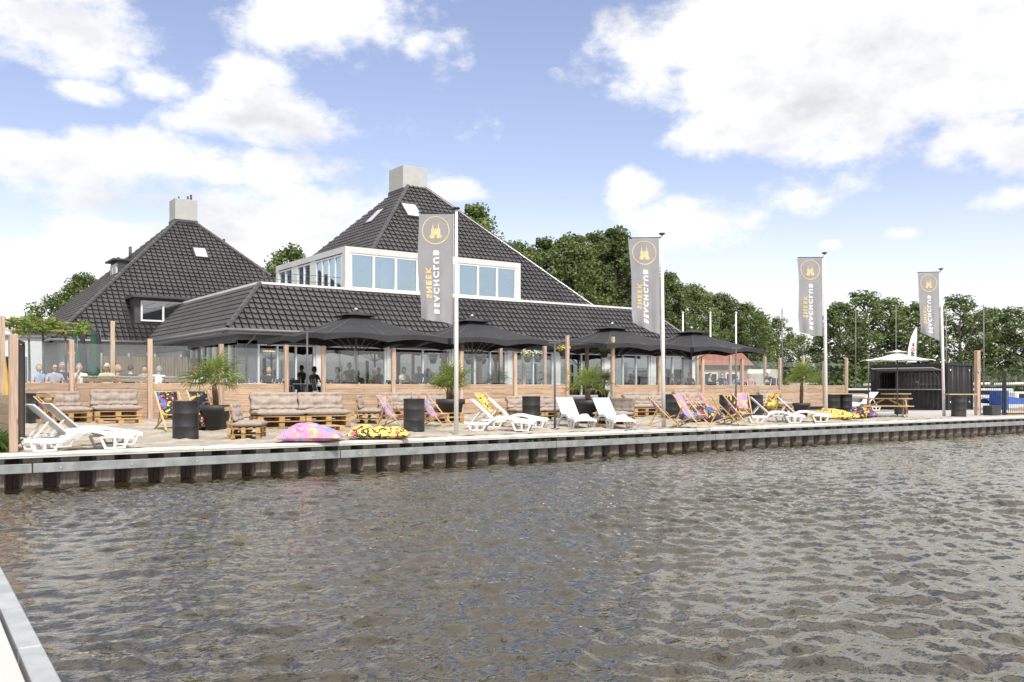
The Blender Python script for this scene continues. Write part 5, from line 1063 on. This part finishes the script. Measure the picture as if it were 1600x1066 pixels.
for s in (0, 1):
    d_ = corr(MB(), (.07 + s * 1.155, -.0, 0), (.07 + s * 1.155 + 1.14, 0, 0), .14, KH - .14, .23, .03, (0, -1)).build('door', m_cont, kc, fixn=False)
    for q in (.3, .85): MB().tube([(.07 + s * 1.155 + q, -.05, .15), (.07 + s * 1.155 + q, -.05, KH - .15)], .016, 6).build('lock_bar', m_dgrey, d_)
    for zz in (.5, 2.2): boxpart('placard', m_wprint, d_, (.2 + s * 1.9, -.045, zz), (.11, .008, .08))
ap = MB().box((-.42, (hy0 + hy1) / 2, hz1 + .17), (.95, hy1 - hy0, .04), Matrix.Rotation(R(8), 3, 'Y')).build('hatch_flap', m_alu, kc); MB().bar((-.75, hy0 + .05, hz1 + .1), (-.03, hy0 + .05, hz1 - .5), .02, .02).bar((-.75, hy1 - .05, hz1 + .1), (-.03, hy1 - .05, hz1 - .5), .02, .02).build('hatch_strut', m_dgrey, kc)
boxpart('serving_counter', m_alu, kc, (-.05, (hy0 + hy1) / 2, hz0 - .02), (.4, hy1 - hy0 + .1, .04), .006)
mI = mat('bar_lining', (0.32, 0.32, 0.32), 0.6, var=0.2)
boxpart('inner_wall', mI, kc, (1.9, (hy0 + hy1) / 2, 1.3), (.05, KL - .3, 2.2)); boxpart('back_shelf', m_alu, kc, (1.7, 2.2, 1.45), (.3, 3.2, .04))
for q in np.arange(.6, 3.7, .23): boxpart('lining_rib', m_alu, kc, (1.86, q, 1.5), (.03, .06, 1.2))
MB().tube([(.1, 1.7, hz0), (.1, 1.7, hz0 + .42), (-.03, 1.7, hz0 + .46), (-.07, 1.7, hz0 + .36)], .022, 8).build('beer_tap', m_alu, kc)
ff = thing('feather_flag', 'small white feather flag with dark letters behind the white parasol', 'flag', (47.6, 27.9, 2.5), R(-HEAD))
MB().tube([(0, 0, 0), (0, 0, 2.1)], .02, 6).build('pole', m_dgrey, ff); MB().grid(lambda u, v: Vector((-.02 - u * (.50 * (1 - v ** 2.2) + .03), .03 * math.sin(u * 4 + v * 5), .12 + v * 1.95)), 8, 20).build('cloth', m_wcanvas, ff, fixn=False)
for s, zz, sz in (('W', .38, .3), ('O', .72, .27), ('N', 1.0, .22)):
    V, fs = text_mesh(s, sz); 
    for sg in (-1, 1): MB().add([(-.16 - v.y * .9, sg * .045, zz + v.x) for v in V], fs).build('lettering', m_black if s != 'O' else mat('red_print', (0.5, 0.04, 0.05), 0.6), ff, fixn=False)
# ------------------------------------------------------------------ steel fence at the right, planter, plank
bp = gp(1527, 650); fn = thing('bar_fence', 'black steel bar fence and gate with a big wooden end post', 'fence', (bp.x, bp.y, 0.0), R(-14))
MB().box((0, 0, 1.38), (.18, .18, 2.8), None, .012).build('post', m_post, fn)
for z in (.08, 1.86): boxpart('rail', m_black, fn, (2.6, 0, z), (5.0, .045, .05))
boxpart('rail', m_black, fn, (2.6, 0, 2.42), (5.0, .04, .04))
for i in range(40): MB().tube([(.2 + i * .125, 0, .05), (.2 + i * .125, 0, 1.86)], .010, 5).build('bar', m_black, fn)
for q in (.16, 1.5, 1.62, 3.4, 5.1): boxpart('gate_post', m_black, fn, (q, 0, .95), (.06, .06, 1.95), .004)
for z in (.35, 1.9): boxpart('hinge_plate', m_alu, fn, (-.03, -.12, z), (.1, .03, .1), .004)
o = boxpart('planter', m_pot, None, (0, 0, .21), (.75, .4, .42), .02); o.location = (bp.x + .75, bp.y - .25, .02); tag(o, 'low black rectangular planter at the foot of the bar fence', 'planter')
o = boxpart('timber_plank', m_pine, None, (0, 0, .06), (2.6, .3, .12), .01); o.location = (bp.x + 3.0, bp.y - .6, .02); o.rotation_euler.z = R(-14); tag(o, 'yellow timber beam lying in front of the steel gate', 'plank')
mb = MB(); leaf_cloud(mb, (0, 0, .2), (.45, .15, .25), 160, .09); o = mb.build('roadside_weed', m_weed, None, (bp.x + 1.5, bp.y + .2, 0), fixn=False); tag(o, 'green weeds growing through the steel bar fence', 'weed')
# ------------------------------------------------------------------ boats, masts, shed, caravan
m_hull = mat('white_hull', (0.75, 0.75, 0.73), 0.3, var=0.05); m_blue = mat('blue_cover', (0.03, 0.09, 0.32), 0.7, var=0.15); m_spar = mat('grey_spar', (0.16, 0.15, 0.15), 0.6); m_mastw = wood('mast_wood', (0.42, 0.22, 0.09), axis=2)
def boat(loc, rz, L_, label, cover, mast, wood_mast=False):
    t = thing('moored_boat', label, 'boat', loc, rz, 'boats in the marina'); W_ = L_ * .32; hgt = L_ * .15
    def fnc(u, v):
        x = (u - .5) * L_; w2 = W_ / 2 * (1 - max(0, (u - .35) / .65) ** 2.4) * (1 if u > .04 else .9); a = (v - .5) * math.pi; return Vector((x, w2 * math.sin(a) * 1.0, -hgt * .3 + (hgt * (1.1 + .35 * u ** 2)) * (1 - math.cos(a)) if abs(v - .5) > .0 else -hgt * .3))
    MB().grid(fnc, 20, 14).build('hull', m_hull, t, fixn=False)
    MB().grid(lambda u, v: Vector(((u - .5) * L_ * .99, (v - .5) * 2 * W_ / 2 * .97 * (1 - max(0, (u - .35) / .65) ** 2.4), hgt * (.74 + .35 * u ** 2))), 16, 4).build('deck', m_wpaint, t, fixn=False)
    if cover: MB().grid(lambda u, v: Vector((-.38 * L_ + u * L_ * .5, (v - .5) * W_ * .8, hgt * .9 + .55 * math.sin(v * math.pi) ** .6 * (1 - .3 * abs(2 * u - 1)))), 12, 10).build('cover', m_blue, t, fixn=False)
    else:
        MB().box((-.02 * L_, 0, hgt * 1.1), (L_ * .42, W_ * .62, hgt * .8), None, .08).build('cabin', m_wpaint, t)
        for s in (-1, 1): boxpart('cabin_window', m_dark, t, (-.02 * L_, s * W_ * .315, hgt * 1.2), (L_ * .32, .02, hgt * .3))
    if mast:
        MB().tube([(.05 * L_, 0, hgt), (.05 * L_, 0, mast)], [.07, .045], 8).build('mast', m_mastw if wood_mast else m_spar, t)
        MB().tube([(.05 * L_, 0, hgt + .8), (-.42 * L_, 0, hgt + .9)], .05, 6).build('boom', m_mastw if wood_mast else m_spar, t); MB().tube([(-.05 * L_, 0, hgt + .98), (-.4 * L_, 0, hgt + 1.05)], .11, 8).build('furled_sail', m_blue if cover else m_wcanvas, t)
        for ex in (.48, -.48): MB().tube([(.05 * L_, 0, mast - .2), (ex * L_, 0, hgt)], .01, 4).build('stay', m_spar, t)
    return t
def wdp(x, t): p = dp(x, t); return (p.x, p.y, WZ)
for x, t, rz, L_, lab, cov, mast, wm in ((1552, 62, 150, 5.5, 'small white open boat with blue cover behind the steel gate', 1, 0, 0), (1595, 66, 165, 7, 'white cabin boat past the steel gate', 0, 0, 0), (1486, 84, 120, 8, 'sailing boat whose grey mast stands right of the fourth flagpole', 0, 9.5, 0), (1545, 80, 110, 8, 'sailing boat with grey mast above the steel gate', 0, 9.2, 0), (1343, 92, 100, 8, 'sailing boat with dark mast left of the bar container', 0, 10.0, 0),
                                         (1406, 95, 100, 8, 'sailing boat with dark mast behind the feather flag', 0, 10.6, 0), (1228, 88, 100, 8, 'sailing boat with dark mast behind the bushy palm', 0, 9.6, 0), (1575, 88, 165, 6, 'white boat with blue canopy at the far mooring', 1, 0, 0)):
    boat(wdp(x, t), R(rz), L_, lab, cov, mast, wm)
for x, t, lab in ((1553, 60, 'white mooring pontoon beyond the steel gate'), (1590, 82, 'far mooring pontoon under the marina trees')):
    p = dp(x, t); o = boxpart('pontoon', m_pine, None, (0, 0, 0), (14, 1.0, .3), .02); o.location = (p.x + 3, p.y, WZ + .45); o.rotation_euler.z = R(-40); tag(o, lab, 'pontoon')
o = boxpart('blue_crate', m_blue, None, (0, 0, .55), (.75, .7, 1.1), .03); p = gp(1573, 641); o.location = (p.x + 1.2, p.y + 1, -.05); tag(o, 'upright blue bin behind the steel gate', 'bin')
sp = dp(1108, 66); sh = thing('brick_shed', 'brown brick shed with a red roof beyond the terrace', 'building', (sp.x, sp.y, -.05), R(-18))
boxpart('wall', mat('brown_brick', (0.30, 0.22, 0.16), 0.9, var=0.15, vscale=8), sh, (0, 2, 1.5), (6.4, 4, 3.0)); MB().prism([(-3.6, 2.9), (3.6, 2.9), (2.0, 4.3), (-2.4, 4.3)], 4.6, None, (0, 2, 0)).build('roof', mat('red_roof', (0.38, 0.17, 0.13), 0.8, var=0.12), sh)
for q in (-1.9, .1, 1.9): f_ = boxpart('window', m_wpaint, sh, (q, -.02, 1.75), (1.15, .06, 1.25)); boxpart('pane', m_dark, f_, (q, -.06, 1.75), (.95, .03, 1.05))
cv_ = dp(1192, 74); ca = thing('caravan', 'cream caravan parked beyond the waitress', 'caravan', (cv_.x, cv_.y, -.05), R(25))
MB().prism([(-2.0, .5), (2.0, .5), (2.1, 1.4), (1.7, 2.55), (1.2, 2.75), (-1.6, 2.75), (-2.0, 2.4)], 2.1).build('body', mat('cream_paint', (0.62, 0.58, 0.46), 0.4), ca); boxpart('window', m_dark, ca, (-.6, -1.06, 1.75), (1.0, .03, .6)); boxpart('window', m_dark, ca, (.8, -1.06, 1.75), (.8, .03, .6))
for q in (-.7, .7): MB().tube([(q, -1.0, .32), (q, -.8, .32)], .32, 14).build('wheel', m_black, ca)
# hanging baskets under the second parasol
for i, (x, Y_, y, col, lab) in enumerate(((748, 35.5, 555, (0.7, 0.7, 0.6), 'hanging basket of white flowers left of the terrace palm'), (824, 35.0, 556, (0.75, 0.72, 0.5), 'hanging basket of cream flowers beside the fence post'), (840, 35.2, 556, (0.6, 0.68, 0.6), 'hanging basket of pale green flowers beside the wooden post'), (880, 33.0, 548, (0.75, 0.6, 0.12), 'hanging basket of yellow flowers beside the tall entrance post'), (930, 33.5, 543, (0.65, 0.03, 0.02), 'hanging basket of red flowers above the wide palm'), (944, 33.0, 549, (0.7, 0.5, 0.1), 'hanging basket of orange flowers right of the red ones'))):
    zz = zp(x, y, Y_); o = thing('hanging_basket', lab, 'flower basket', (yp(x, Y_), Y_, zz), 0, 'hanging flower baskets'); MB().lathe([(0, -.32), (.13, -.30), (.2, -.08), (.2, -.05), (0, -.05)], n=14).build('pot', m_pot, o); MB().tube([(0, 0, -.1), (0, 0, .8)], .006, 4).build('hanger', m_black, o)
    mb = MB(); leaf_cloud(mb, (0, 0, .06), (.34, .34, .16), 90, .09); mb.build('foliage', m_weed, o, fixn=False); mb = MB(); leaf_cloud(mb, (0, 0, .12), (.36, .36, .16), 150, .085); mb.build('flower', mat('petal_%d' % i, col, 0.7), o, fixn=False)['kind'] = 'stuff'
# wooden posts standing inside the terrace
for x, Y_, top, lab in ((722, 34.6, 533, 'wooden terrace post behind the first flagpole'), (750, 36.0, 543, 'wooden terrace post left of the spiky palm'), (782, 35.0, 541, 'wooden terrace post behind the spiky palm'), (818, 35.6, 540, 'thick wooden terrace post by the cream flowers'), (851, 33.2, 541, 'wooden terrace post by the yellow flowers'), (917, 34.5, 531, 'wooden terrace post behind the red flowers'), (176, 38.5, 502, 'thin wooden post beside the closed parasols'), (1089, 36.0, 556, 'wooden post behind the last parasol pole'), (1141, 37.0, 556, 'wooden post in front of the red-roofed shed'), (1195, 36.5, 557, 'wooden post behind the waitress'), (1255, 36.5, 556, 'wooden post behind the bushy palm')):
    z1 = zp(x, top, Y_); o = MB().box((0, 0, (z1 - TZ) / 2), (.15, .15, z1 - TZ), None, .01).build('wooden_post', m_post, None, (yp(x, Y_), Y_, TZ)); tag(o, lab, 'post', 'wooden posts on the terrace')
# ------------------------------------------------------------------ people
def skin_mesh(chains, name, lvl=1):
    bm = bmesh.new(); vm = {}; rad = []; 
    for ch_ in chains:
        prev = None
        for (key, co, r_) in ch_:
            if key not in vm: vm[key] = (bm.verts.new(co), r_)
            v = vm[key][0]
            if prev is not None and bm.edges.get((prev, v)) is None: bm.edges.new((prev, v))
            prev = v
    me = bpy.data.meshes.new(name); bm.verts.index_update(); rl = [None] * len(bm.verts)
    for k, (v, r_) in vm.items(): rl[v.index] = r_
    bm.to_mesh(me); bm.free(); o = bpy.data.objects.new(name, me); C.objects.link(o); md = o.modifiers.new('s', 'SKIN'); md.use_smooth_shade = True
    for i, sv in enumerate(me.skin_vertices[0].data): sv.radius = (rl[i], rl[i]) if isinstance(rl[i], float) else rl[i]; sv.use_root = (i == 0)
    sb = o.modifiers.new('d', 'SUBSURF'); sb.levels = lvl; sb.render_levels = lvl; out = evalmesh(o, name); bpy.data.objects.remove(o); 
    for p in out.polygons: p.use_smooth = True
    return out
def person(loc, rz, label, pose, top, legs, hair, skin, s=1.0, long_hair=False, lean=0.0, arm='table', glasses=False):
    """pose 'sit' (hips at seat height) or 'bend' (standing, leaning over a table); faces +x"""
    t = thing('person', label, 'person', loc, rz, 'people on the terrace'); t.scale = (s,) * 3
    if pose == 'sit': hip = Vector((-.05, 0, .50)); knee = [(.40, y, .50) for y in (-.12, .12)]; foot = [(.36, y, .06) for y in (-.12, .12)]
    else: hip = Vector((-.1, 0, .92)); knee = [(-.06, y, .48) for y in (-.1, .1)]; foot = [(-.12, y, .05) for y in (-.1, .1)]
    la = lean if pose == 'sit' else R(58); ax_ = Vector((math.sin(la), 0, math.cos(la))); sd_ = Vector((0, 1, 0))
    bel = hip + ax_ * .18; che = hip + ax_ * .40; nk = hip + ax_ * .56
    tc = [[('h', hip, (.13, .16)), ('b', bel, (.115, .15)), ('c', che, (.135, .19)), ('n', nk, (.06, .06))]]
    body = [[('n', nk - ax_ * .03, (.055, .055)), ('n2', nk + ax_ * .09, (.05, .05))]]
    arms = []; 
    for i, y in enumerate((-1, 1)):
        sh_ = che + ax_ * .09 + sd_ * y * .21
        if arm == 'chin' and i == 0: el_ = che + Vector((.22, y * .20, -.12)); wr = nk + Vector((.14, y * .06, .02))
        elif pose == 'bend': el_ = sh_ + Vector((.08, y * .06, -.27)); wr = el_ + Vector((.2, -y * .05, -.14))
        else: el_ = sh_ + Vector((.10, y * .10, -.27)); wr = el_ + Vector((.26, -y * .10, .03))
        tc.append([('c', che, (.12, .17)), ('s%d' % i, sh_, (.068, .068)), ('m%d' % i, sh_.lerp(el_, .75), (.052, .052))])
        fd = (wr - el_).normalized(); pm = wr + fd * .07; lat = fd.cross(Vector((0, 0, 1))).normalized()
        ch_ = [[('e0%d' % i, sh_.lerp(el_, .6), (.043, .043)), ('e%d' % i, el_, (.041, .041)), ('w%d' % i, wr, (.028, .026)), ('p%d' % i, pm, (.038, .018))]]
        for q, off in enumerate((-.03, -.01, .01, .03)):
            ln = (.065, .078, .074, .058)[q]; ch_.append([('p%d' % i, pm, (.038, .018)), ('f%d%da' % (i, q), pm + fd * .03 + lat * off, (.0095, .009)), ('f%d%db' % (i, q), pm + fd * (.03 + ln) + lat * off * 1.2 - Vector((0, 0, .02)), (.007, .007))])
        ch_.append([('w%d' % i, wr, (.028, .026)), ('t%d' % i, wr + fd * .05 + lat * (-.05 if y > 0 else .05), (.011, .01)), ('u%d' % i, wr + fd * .09 + lat * (-.062 if y > 0 else .062), (.009, .009))])
        arms.append(ch_)
        tl = []
    lg_ = []
    for i in (0, 1):
        hs = hip + Vector((0, (-.09, .09)[i], -.02)); lg_.append([('h', hip, (.13, .15)), ('a%d' % i, hs, (.10, .10)), ('k%d' % i, Vector(knee[i]), (.065, .065)), ('q%d' % i, Vector(foot[i]), (.045, .045)), ('r%d' % i, Vector(foot[i]) + Vector((.15, 0, -.02)), (.035, .03))])
    # the body: neck, arms and hands in one surface with the clothed trunk
    allc = tc + lg_ + [[('n', nk, (.06, .06)), ('n2', nk + ax_ * .09, (.05, .05)), ('n3', nk + ax_ * .13, (.05, .05))]]
    for i, a in enumerate(arms): a[0].insert(0, ('m%d' % i, Vector((0, 0, 0)), .05)); a[0][0] = tc[1 + i][2]; allc += a
    me = skin_mesh(allc, 'body'); me.materials.append(skin); me.materials.append(top); me.materials.append(legs); me.materials.append(m_black)
    ax3 = ax_
    hipz = hip
    for p in me.polygons:
        c = p.center; d = (c - hipz).dot(ax3); lat = abs(c.y); side = c - hipz - ax3 * d
        if d < .03 and c.z < hip.z + .12 and (pose == 'bend' or c.z < .64): mi = 2 if c.z > .11 else 3
        elif d > .545 and lat < .075: mi = 0
        elif any((c - a[0][1][1]).length < .19 and (c - a[0][0][1]).length > .03 and (c - tc[1 + i][1][1]).length > (tc[1 + i][1][1] - a[0][1][1]).length + .0 for i, a in enumerate(arms)): mi = 0
        elif any(min((c - a[0][2][1]).length, (c - a[0][3][1]).length, (c - a[0][3][1].lerp(a[0][2][1], .5)).length, (c - a[0][2][1].lerp(a[0][3][1], 2.0)).length, (c - a[0][1][1].lerp(a[0][2][1], .6)).length) < .11 for a in arms): mi = 0
        else: mi = 1
        p.material_index = mi
    link('body', me, None, t)
    # head with a face
    hc = nk + ax_ * .165 + Vector((.025, 0, .01)) if pose == 'sit' else nk + Vector((.13, 0, .09))
    mb = MB()
    def hd(u, v):
        th = v * math.pi; ph = u * 2 * math.pi; x = math.sin(th) * math.cos(ph); y = math.sin(th) * math.sin(ph); z = math.cos(th)
        jaw = 1 - .28 * max(0, -z) ** 1.2; X = x * .098 * (1 if z > -.2 else .98); Y = y * .078 * jaw; Z = z * .122
        if x > .5: X += .020 * math.exp(-((y / .16) ** 2 + ((z + .12) / .22) ** 2)) - .008 * (math.exp(-(((y - .36) / .16) ** 2 + ((z - .08) / .1) ** 2)) + math.exp(-(((y + .36) / .16) ** 2 + ((z - .08) / .1) ** 2))) - .004 * math.exp(-((y / .25) ** 2 + ((z + .5) / .05) ** 2))
        return Vector((X, Y, Z))
    mb.grid(hd, 28, 20)
    for y in (-1, 1): mb.lathe([(.0, -.028), (.012, -.02), (.016, 0), (.012, .024), (0, .03)], (-.005, y * .079, -.005), 8)
    h_ = mb.build('head', skin, t, hc); h_.scale = (1.1,) * 3
    for y in (-.028, .028): MB().lathe([(0, -.008), (.009, 0), (0, .008)], (.088, y, .012), 8).build('eye', m_black, h_)
    MB().box((.092, 0, -.06), (.008, .04, .008), None, .003).build('mouth', mat('lips', (0.38, 0.15, 0.12), 0.5), h_)
    if glasses: MB().box((.098, -.033, .012), (.012, .05, .034), None, .005).box((.098, .033, .012), (.012, .05, .034), None, .005).box((.1, 0, .018), (.008, .02, .008)).box((.05, -.078, .018), (.1, .005, .008)).box((.05, .078, .018), (.1, .005, .008)).build('sunglasses', m_black, h_)
    mb = MB()
    def hr(u, v):
        th = v * math.pi * (.60 if not long_hair else .80); ph = u * 2 * math.pi; x = math.sin(th) * math.cos(ph); y = math.sin(th) * math.sin(ph); z = math.cos(th)
        k = 1.12 + .03 * math.sin(ph * 9 + th * 7)
        if x > .25 and z < .55: k *= max(.55, 1 - (x - .25) * .8)
        return Vector((x * .098 * k - .008, y * .080 * k, z * .124 * k + .004))
    mb.grid(hr, 24, 12); mb.build('hair', hair, h_, fixn=False)
    return t
cm = lambda n, c: mat('cloth_' + n, c, 0.9, var=0.12, vscale=8)
hb, hw, hg, hbl, hk = mat('hair_brown', (0.10, 0.05, 0.025), 0.6), mat('hair_white', (0.70, 0.68, 0.64), 0.6), mat('hair_grey', (0.30, 0.28, 0.26), 0.6), mat('hair_blond', (0.45, 0.30, 0.14), 0.6), mat('hair_black', (0.015, 0.013, 0.012), 0.5)
jeans = cm('jeans', (0.05, 0.08, 0.16)); navy = cm('navy', (0.03, 0.045, 0.09)); whitec = cm('white', (0.75, 0.74, 0.70)); olive = cm('olive', (0.12, 0.13, 0.06)); pinkc = cm('pink', (0.55, 0.25, 0.24)); blackc = cm('black', (0.02, 0.02, 0.022)); greyc = cm('grey', (0.3, 0.3, 0.3)); bluec = cm('blue', (0.12, 0.2, 0.42))
def sitp(x, y_head, Y_, rz, *a, **k):
    s = k.pop('s', 1.0); z = zp(x, y_head, Y_) - 1.27 * s; person((yp(x, Y_), Y_, max(TZ, min(z, TZ + .35))), R(rz), *a, s=s, **k)
CAMD = -125                                    # yaw that faces the camera
sitp(86, 576, 33.6, -80, 'woman with sunglasses and striped top sitting beside a man in navy', 'sit', cm('stripe', (0.35, 0.36, 0.42)), jeans, hb, m_skin, long_hair=True, glasses=True)
sitp(98, 571, 34.0, -70, 'man with sunglasses in a navy shirt sitting by the fence post', 'sit', navy, jeans, hg, m_skin, glasses=True)
sitp(124, 573, 33.0, -95, 'woman in a white sleeveless top resting chin on hand', 'sit', whitec, jeans, hg, m_skin, arm='chin')
sitp(167, 573, 33.0, -105, 'white-haired woman with sunglasses leaning on the counter', 'sit', cm('cream', (0.62, 0.55, 0.42)), jeans, hw, m_skin, glasses=True)
sitp(186, 575, 33.8, -20, 'blond woman in profile beside the man with his back turned', 'sit', pinkc, jeans, hbl, m_skin, long_hair=True)
sitp(204, 577, 33.2, 80, 'man in dark blue seen from behind at the counter', 'sit', navy, jeans, hk, m_skin, lean=R(12))
sitp(246, 577, 33.4, 60, 'person in a white shirt bent over the table by the fence', 'sit', whitec, jeans, hg, m_skin, lean=R(18))
sitp(492, 577, 34.8, 20, 'person in a black top sitting behind the slim grey pole', 'sit', blackc, blackc, hk, m_skin2)
sitp(546, 571, 35.0, -115, 'man in an olive shirt with arms on the table under the first parasol', 'sit', olive, jeans, hb, m_skin)
sitp(584, 579, 36.4, 150, 'person in pink sitting near the restaurant window', 'sit', pinkc, jeans, hw, m_skin)
sitp(655, 576, 35.6, -100, 'person in pale grey seated between the first two parasols', 'sit', greyc, jeans, hbl, m_skin)
sitp(688, 576, 35.0, -160, 'person in a pale blue shirt near the twin-stemmed palm', 'sit', cm('pale_blue', (0.4, 0.45, 0.6)), jeans, hg, m_skin)
sitp(1051, 588, 36.6, -30, 'person in cream sitting behind the second flagpole', 'sit', cm('sand', (0.5, 0.4, 0.3)), jeans, hb, m_skin)
sitp(1077, 585, 35.2, 200, 'person in dark green below the last parasol', 'sit', cm('green', (0.05, 0.09, 0.05)), jeans, hb, m_skin)
sitp(1128, 585, 35.4, -150, 'person in dark blue sitting in front of the shed', 'sit', navy, jeans, hb, m_skin)
sitp(1152, 587, 36.0, -120, 'person in blue just behind the slim grey pole', 'sit', bluec, jeans, hg, m_skin)
Yw = 34.2; person((yp(1207, Yw), Yw, TZ), R(175), 'waitress in black top and jeans bending over a terrace table', 'bend', blackc, jeans, hb, m_skin, long_hair=True)
for x, yh, Y_, rz, lab, tp, hr_, kw in ((62, 577, 34.6, -60, 'grey-haired person in pale blue sitting under the pleached trees', cm('sky', (0.35, 0.45, 0.62)), hg, {}), (112, 576, 34.8, -140, 'person in dark red sitting behind the man in navy', cm('red', (0.35, 0.05, 0.05)), hb, {}), (226, 578, 34.6, -100, 'dark-haired person in khaki behind the counter end', cm('khaki', (0.30, 0.26, 0.16)), hk, {}),
        (305, 580, 34.4, 100, 'person in a white shirt seen from behind beside the tall palm', whitec, hb, {}), (420, 578, 35.4, -120, 'blond woman in black left of the first steps', blackc, hbl, {'long_hair': True}), (526, 578, 34.2, 160, 'man in a red shirt at the first parasol table', cm('red', (0.35, 0.05, 0.05)), hk, {}), (632, 578, 35.0, -80, 'woman in cream at the table right of the first parasol', cm('cream', (0.62, 0.55, 0.42)), hb, {'long_hair': True}),
        (668, 580, 34.2, 120, 'man in denim blue with his back to the twin-stemmed palm', bluec, hg, {}), (1066, 587, 34.6, -120, 'person in white beside the one in dark green', whitec, hbl, {}), (1110, 586, 36.2, -60, 'person in grey left of the one in dark blue', greyc, hk, {}), (1170, 588, 34.6, -150, 'person in pale pink left of the waitress', pinkc, hb, {})):
    sitp(x, yh, Y_, rz, lab, 'sit', tp, jeans, hr_, m_skin, **kw)
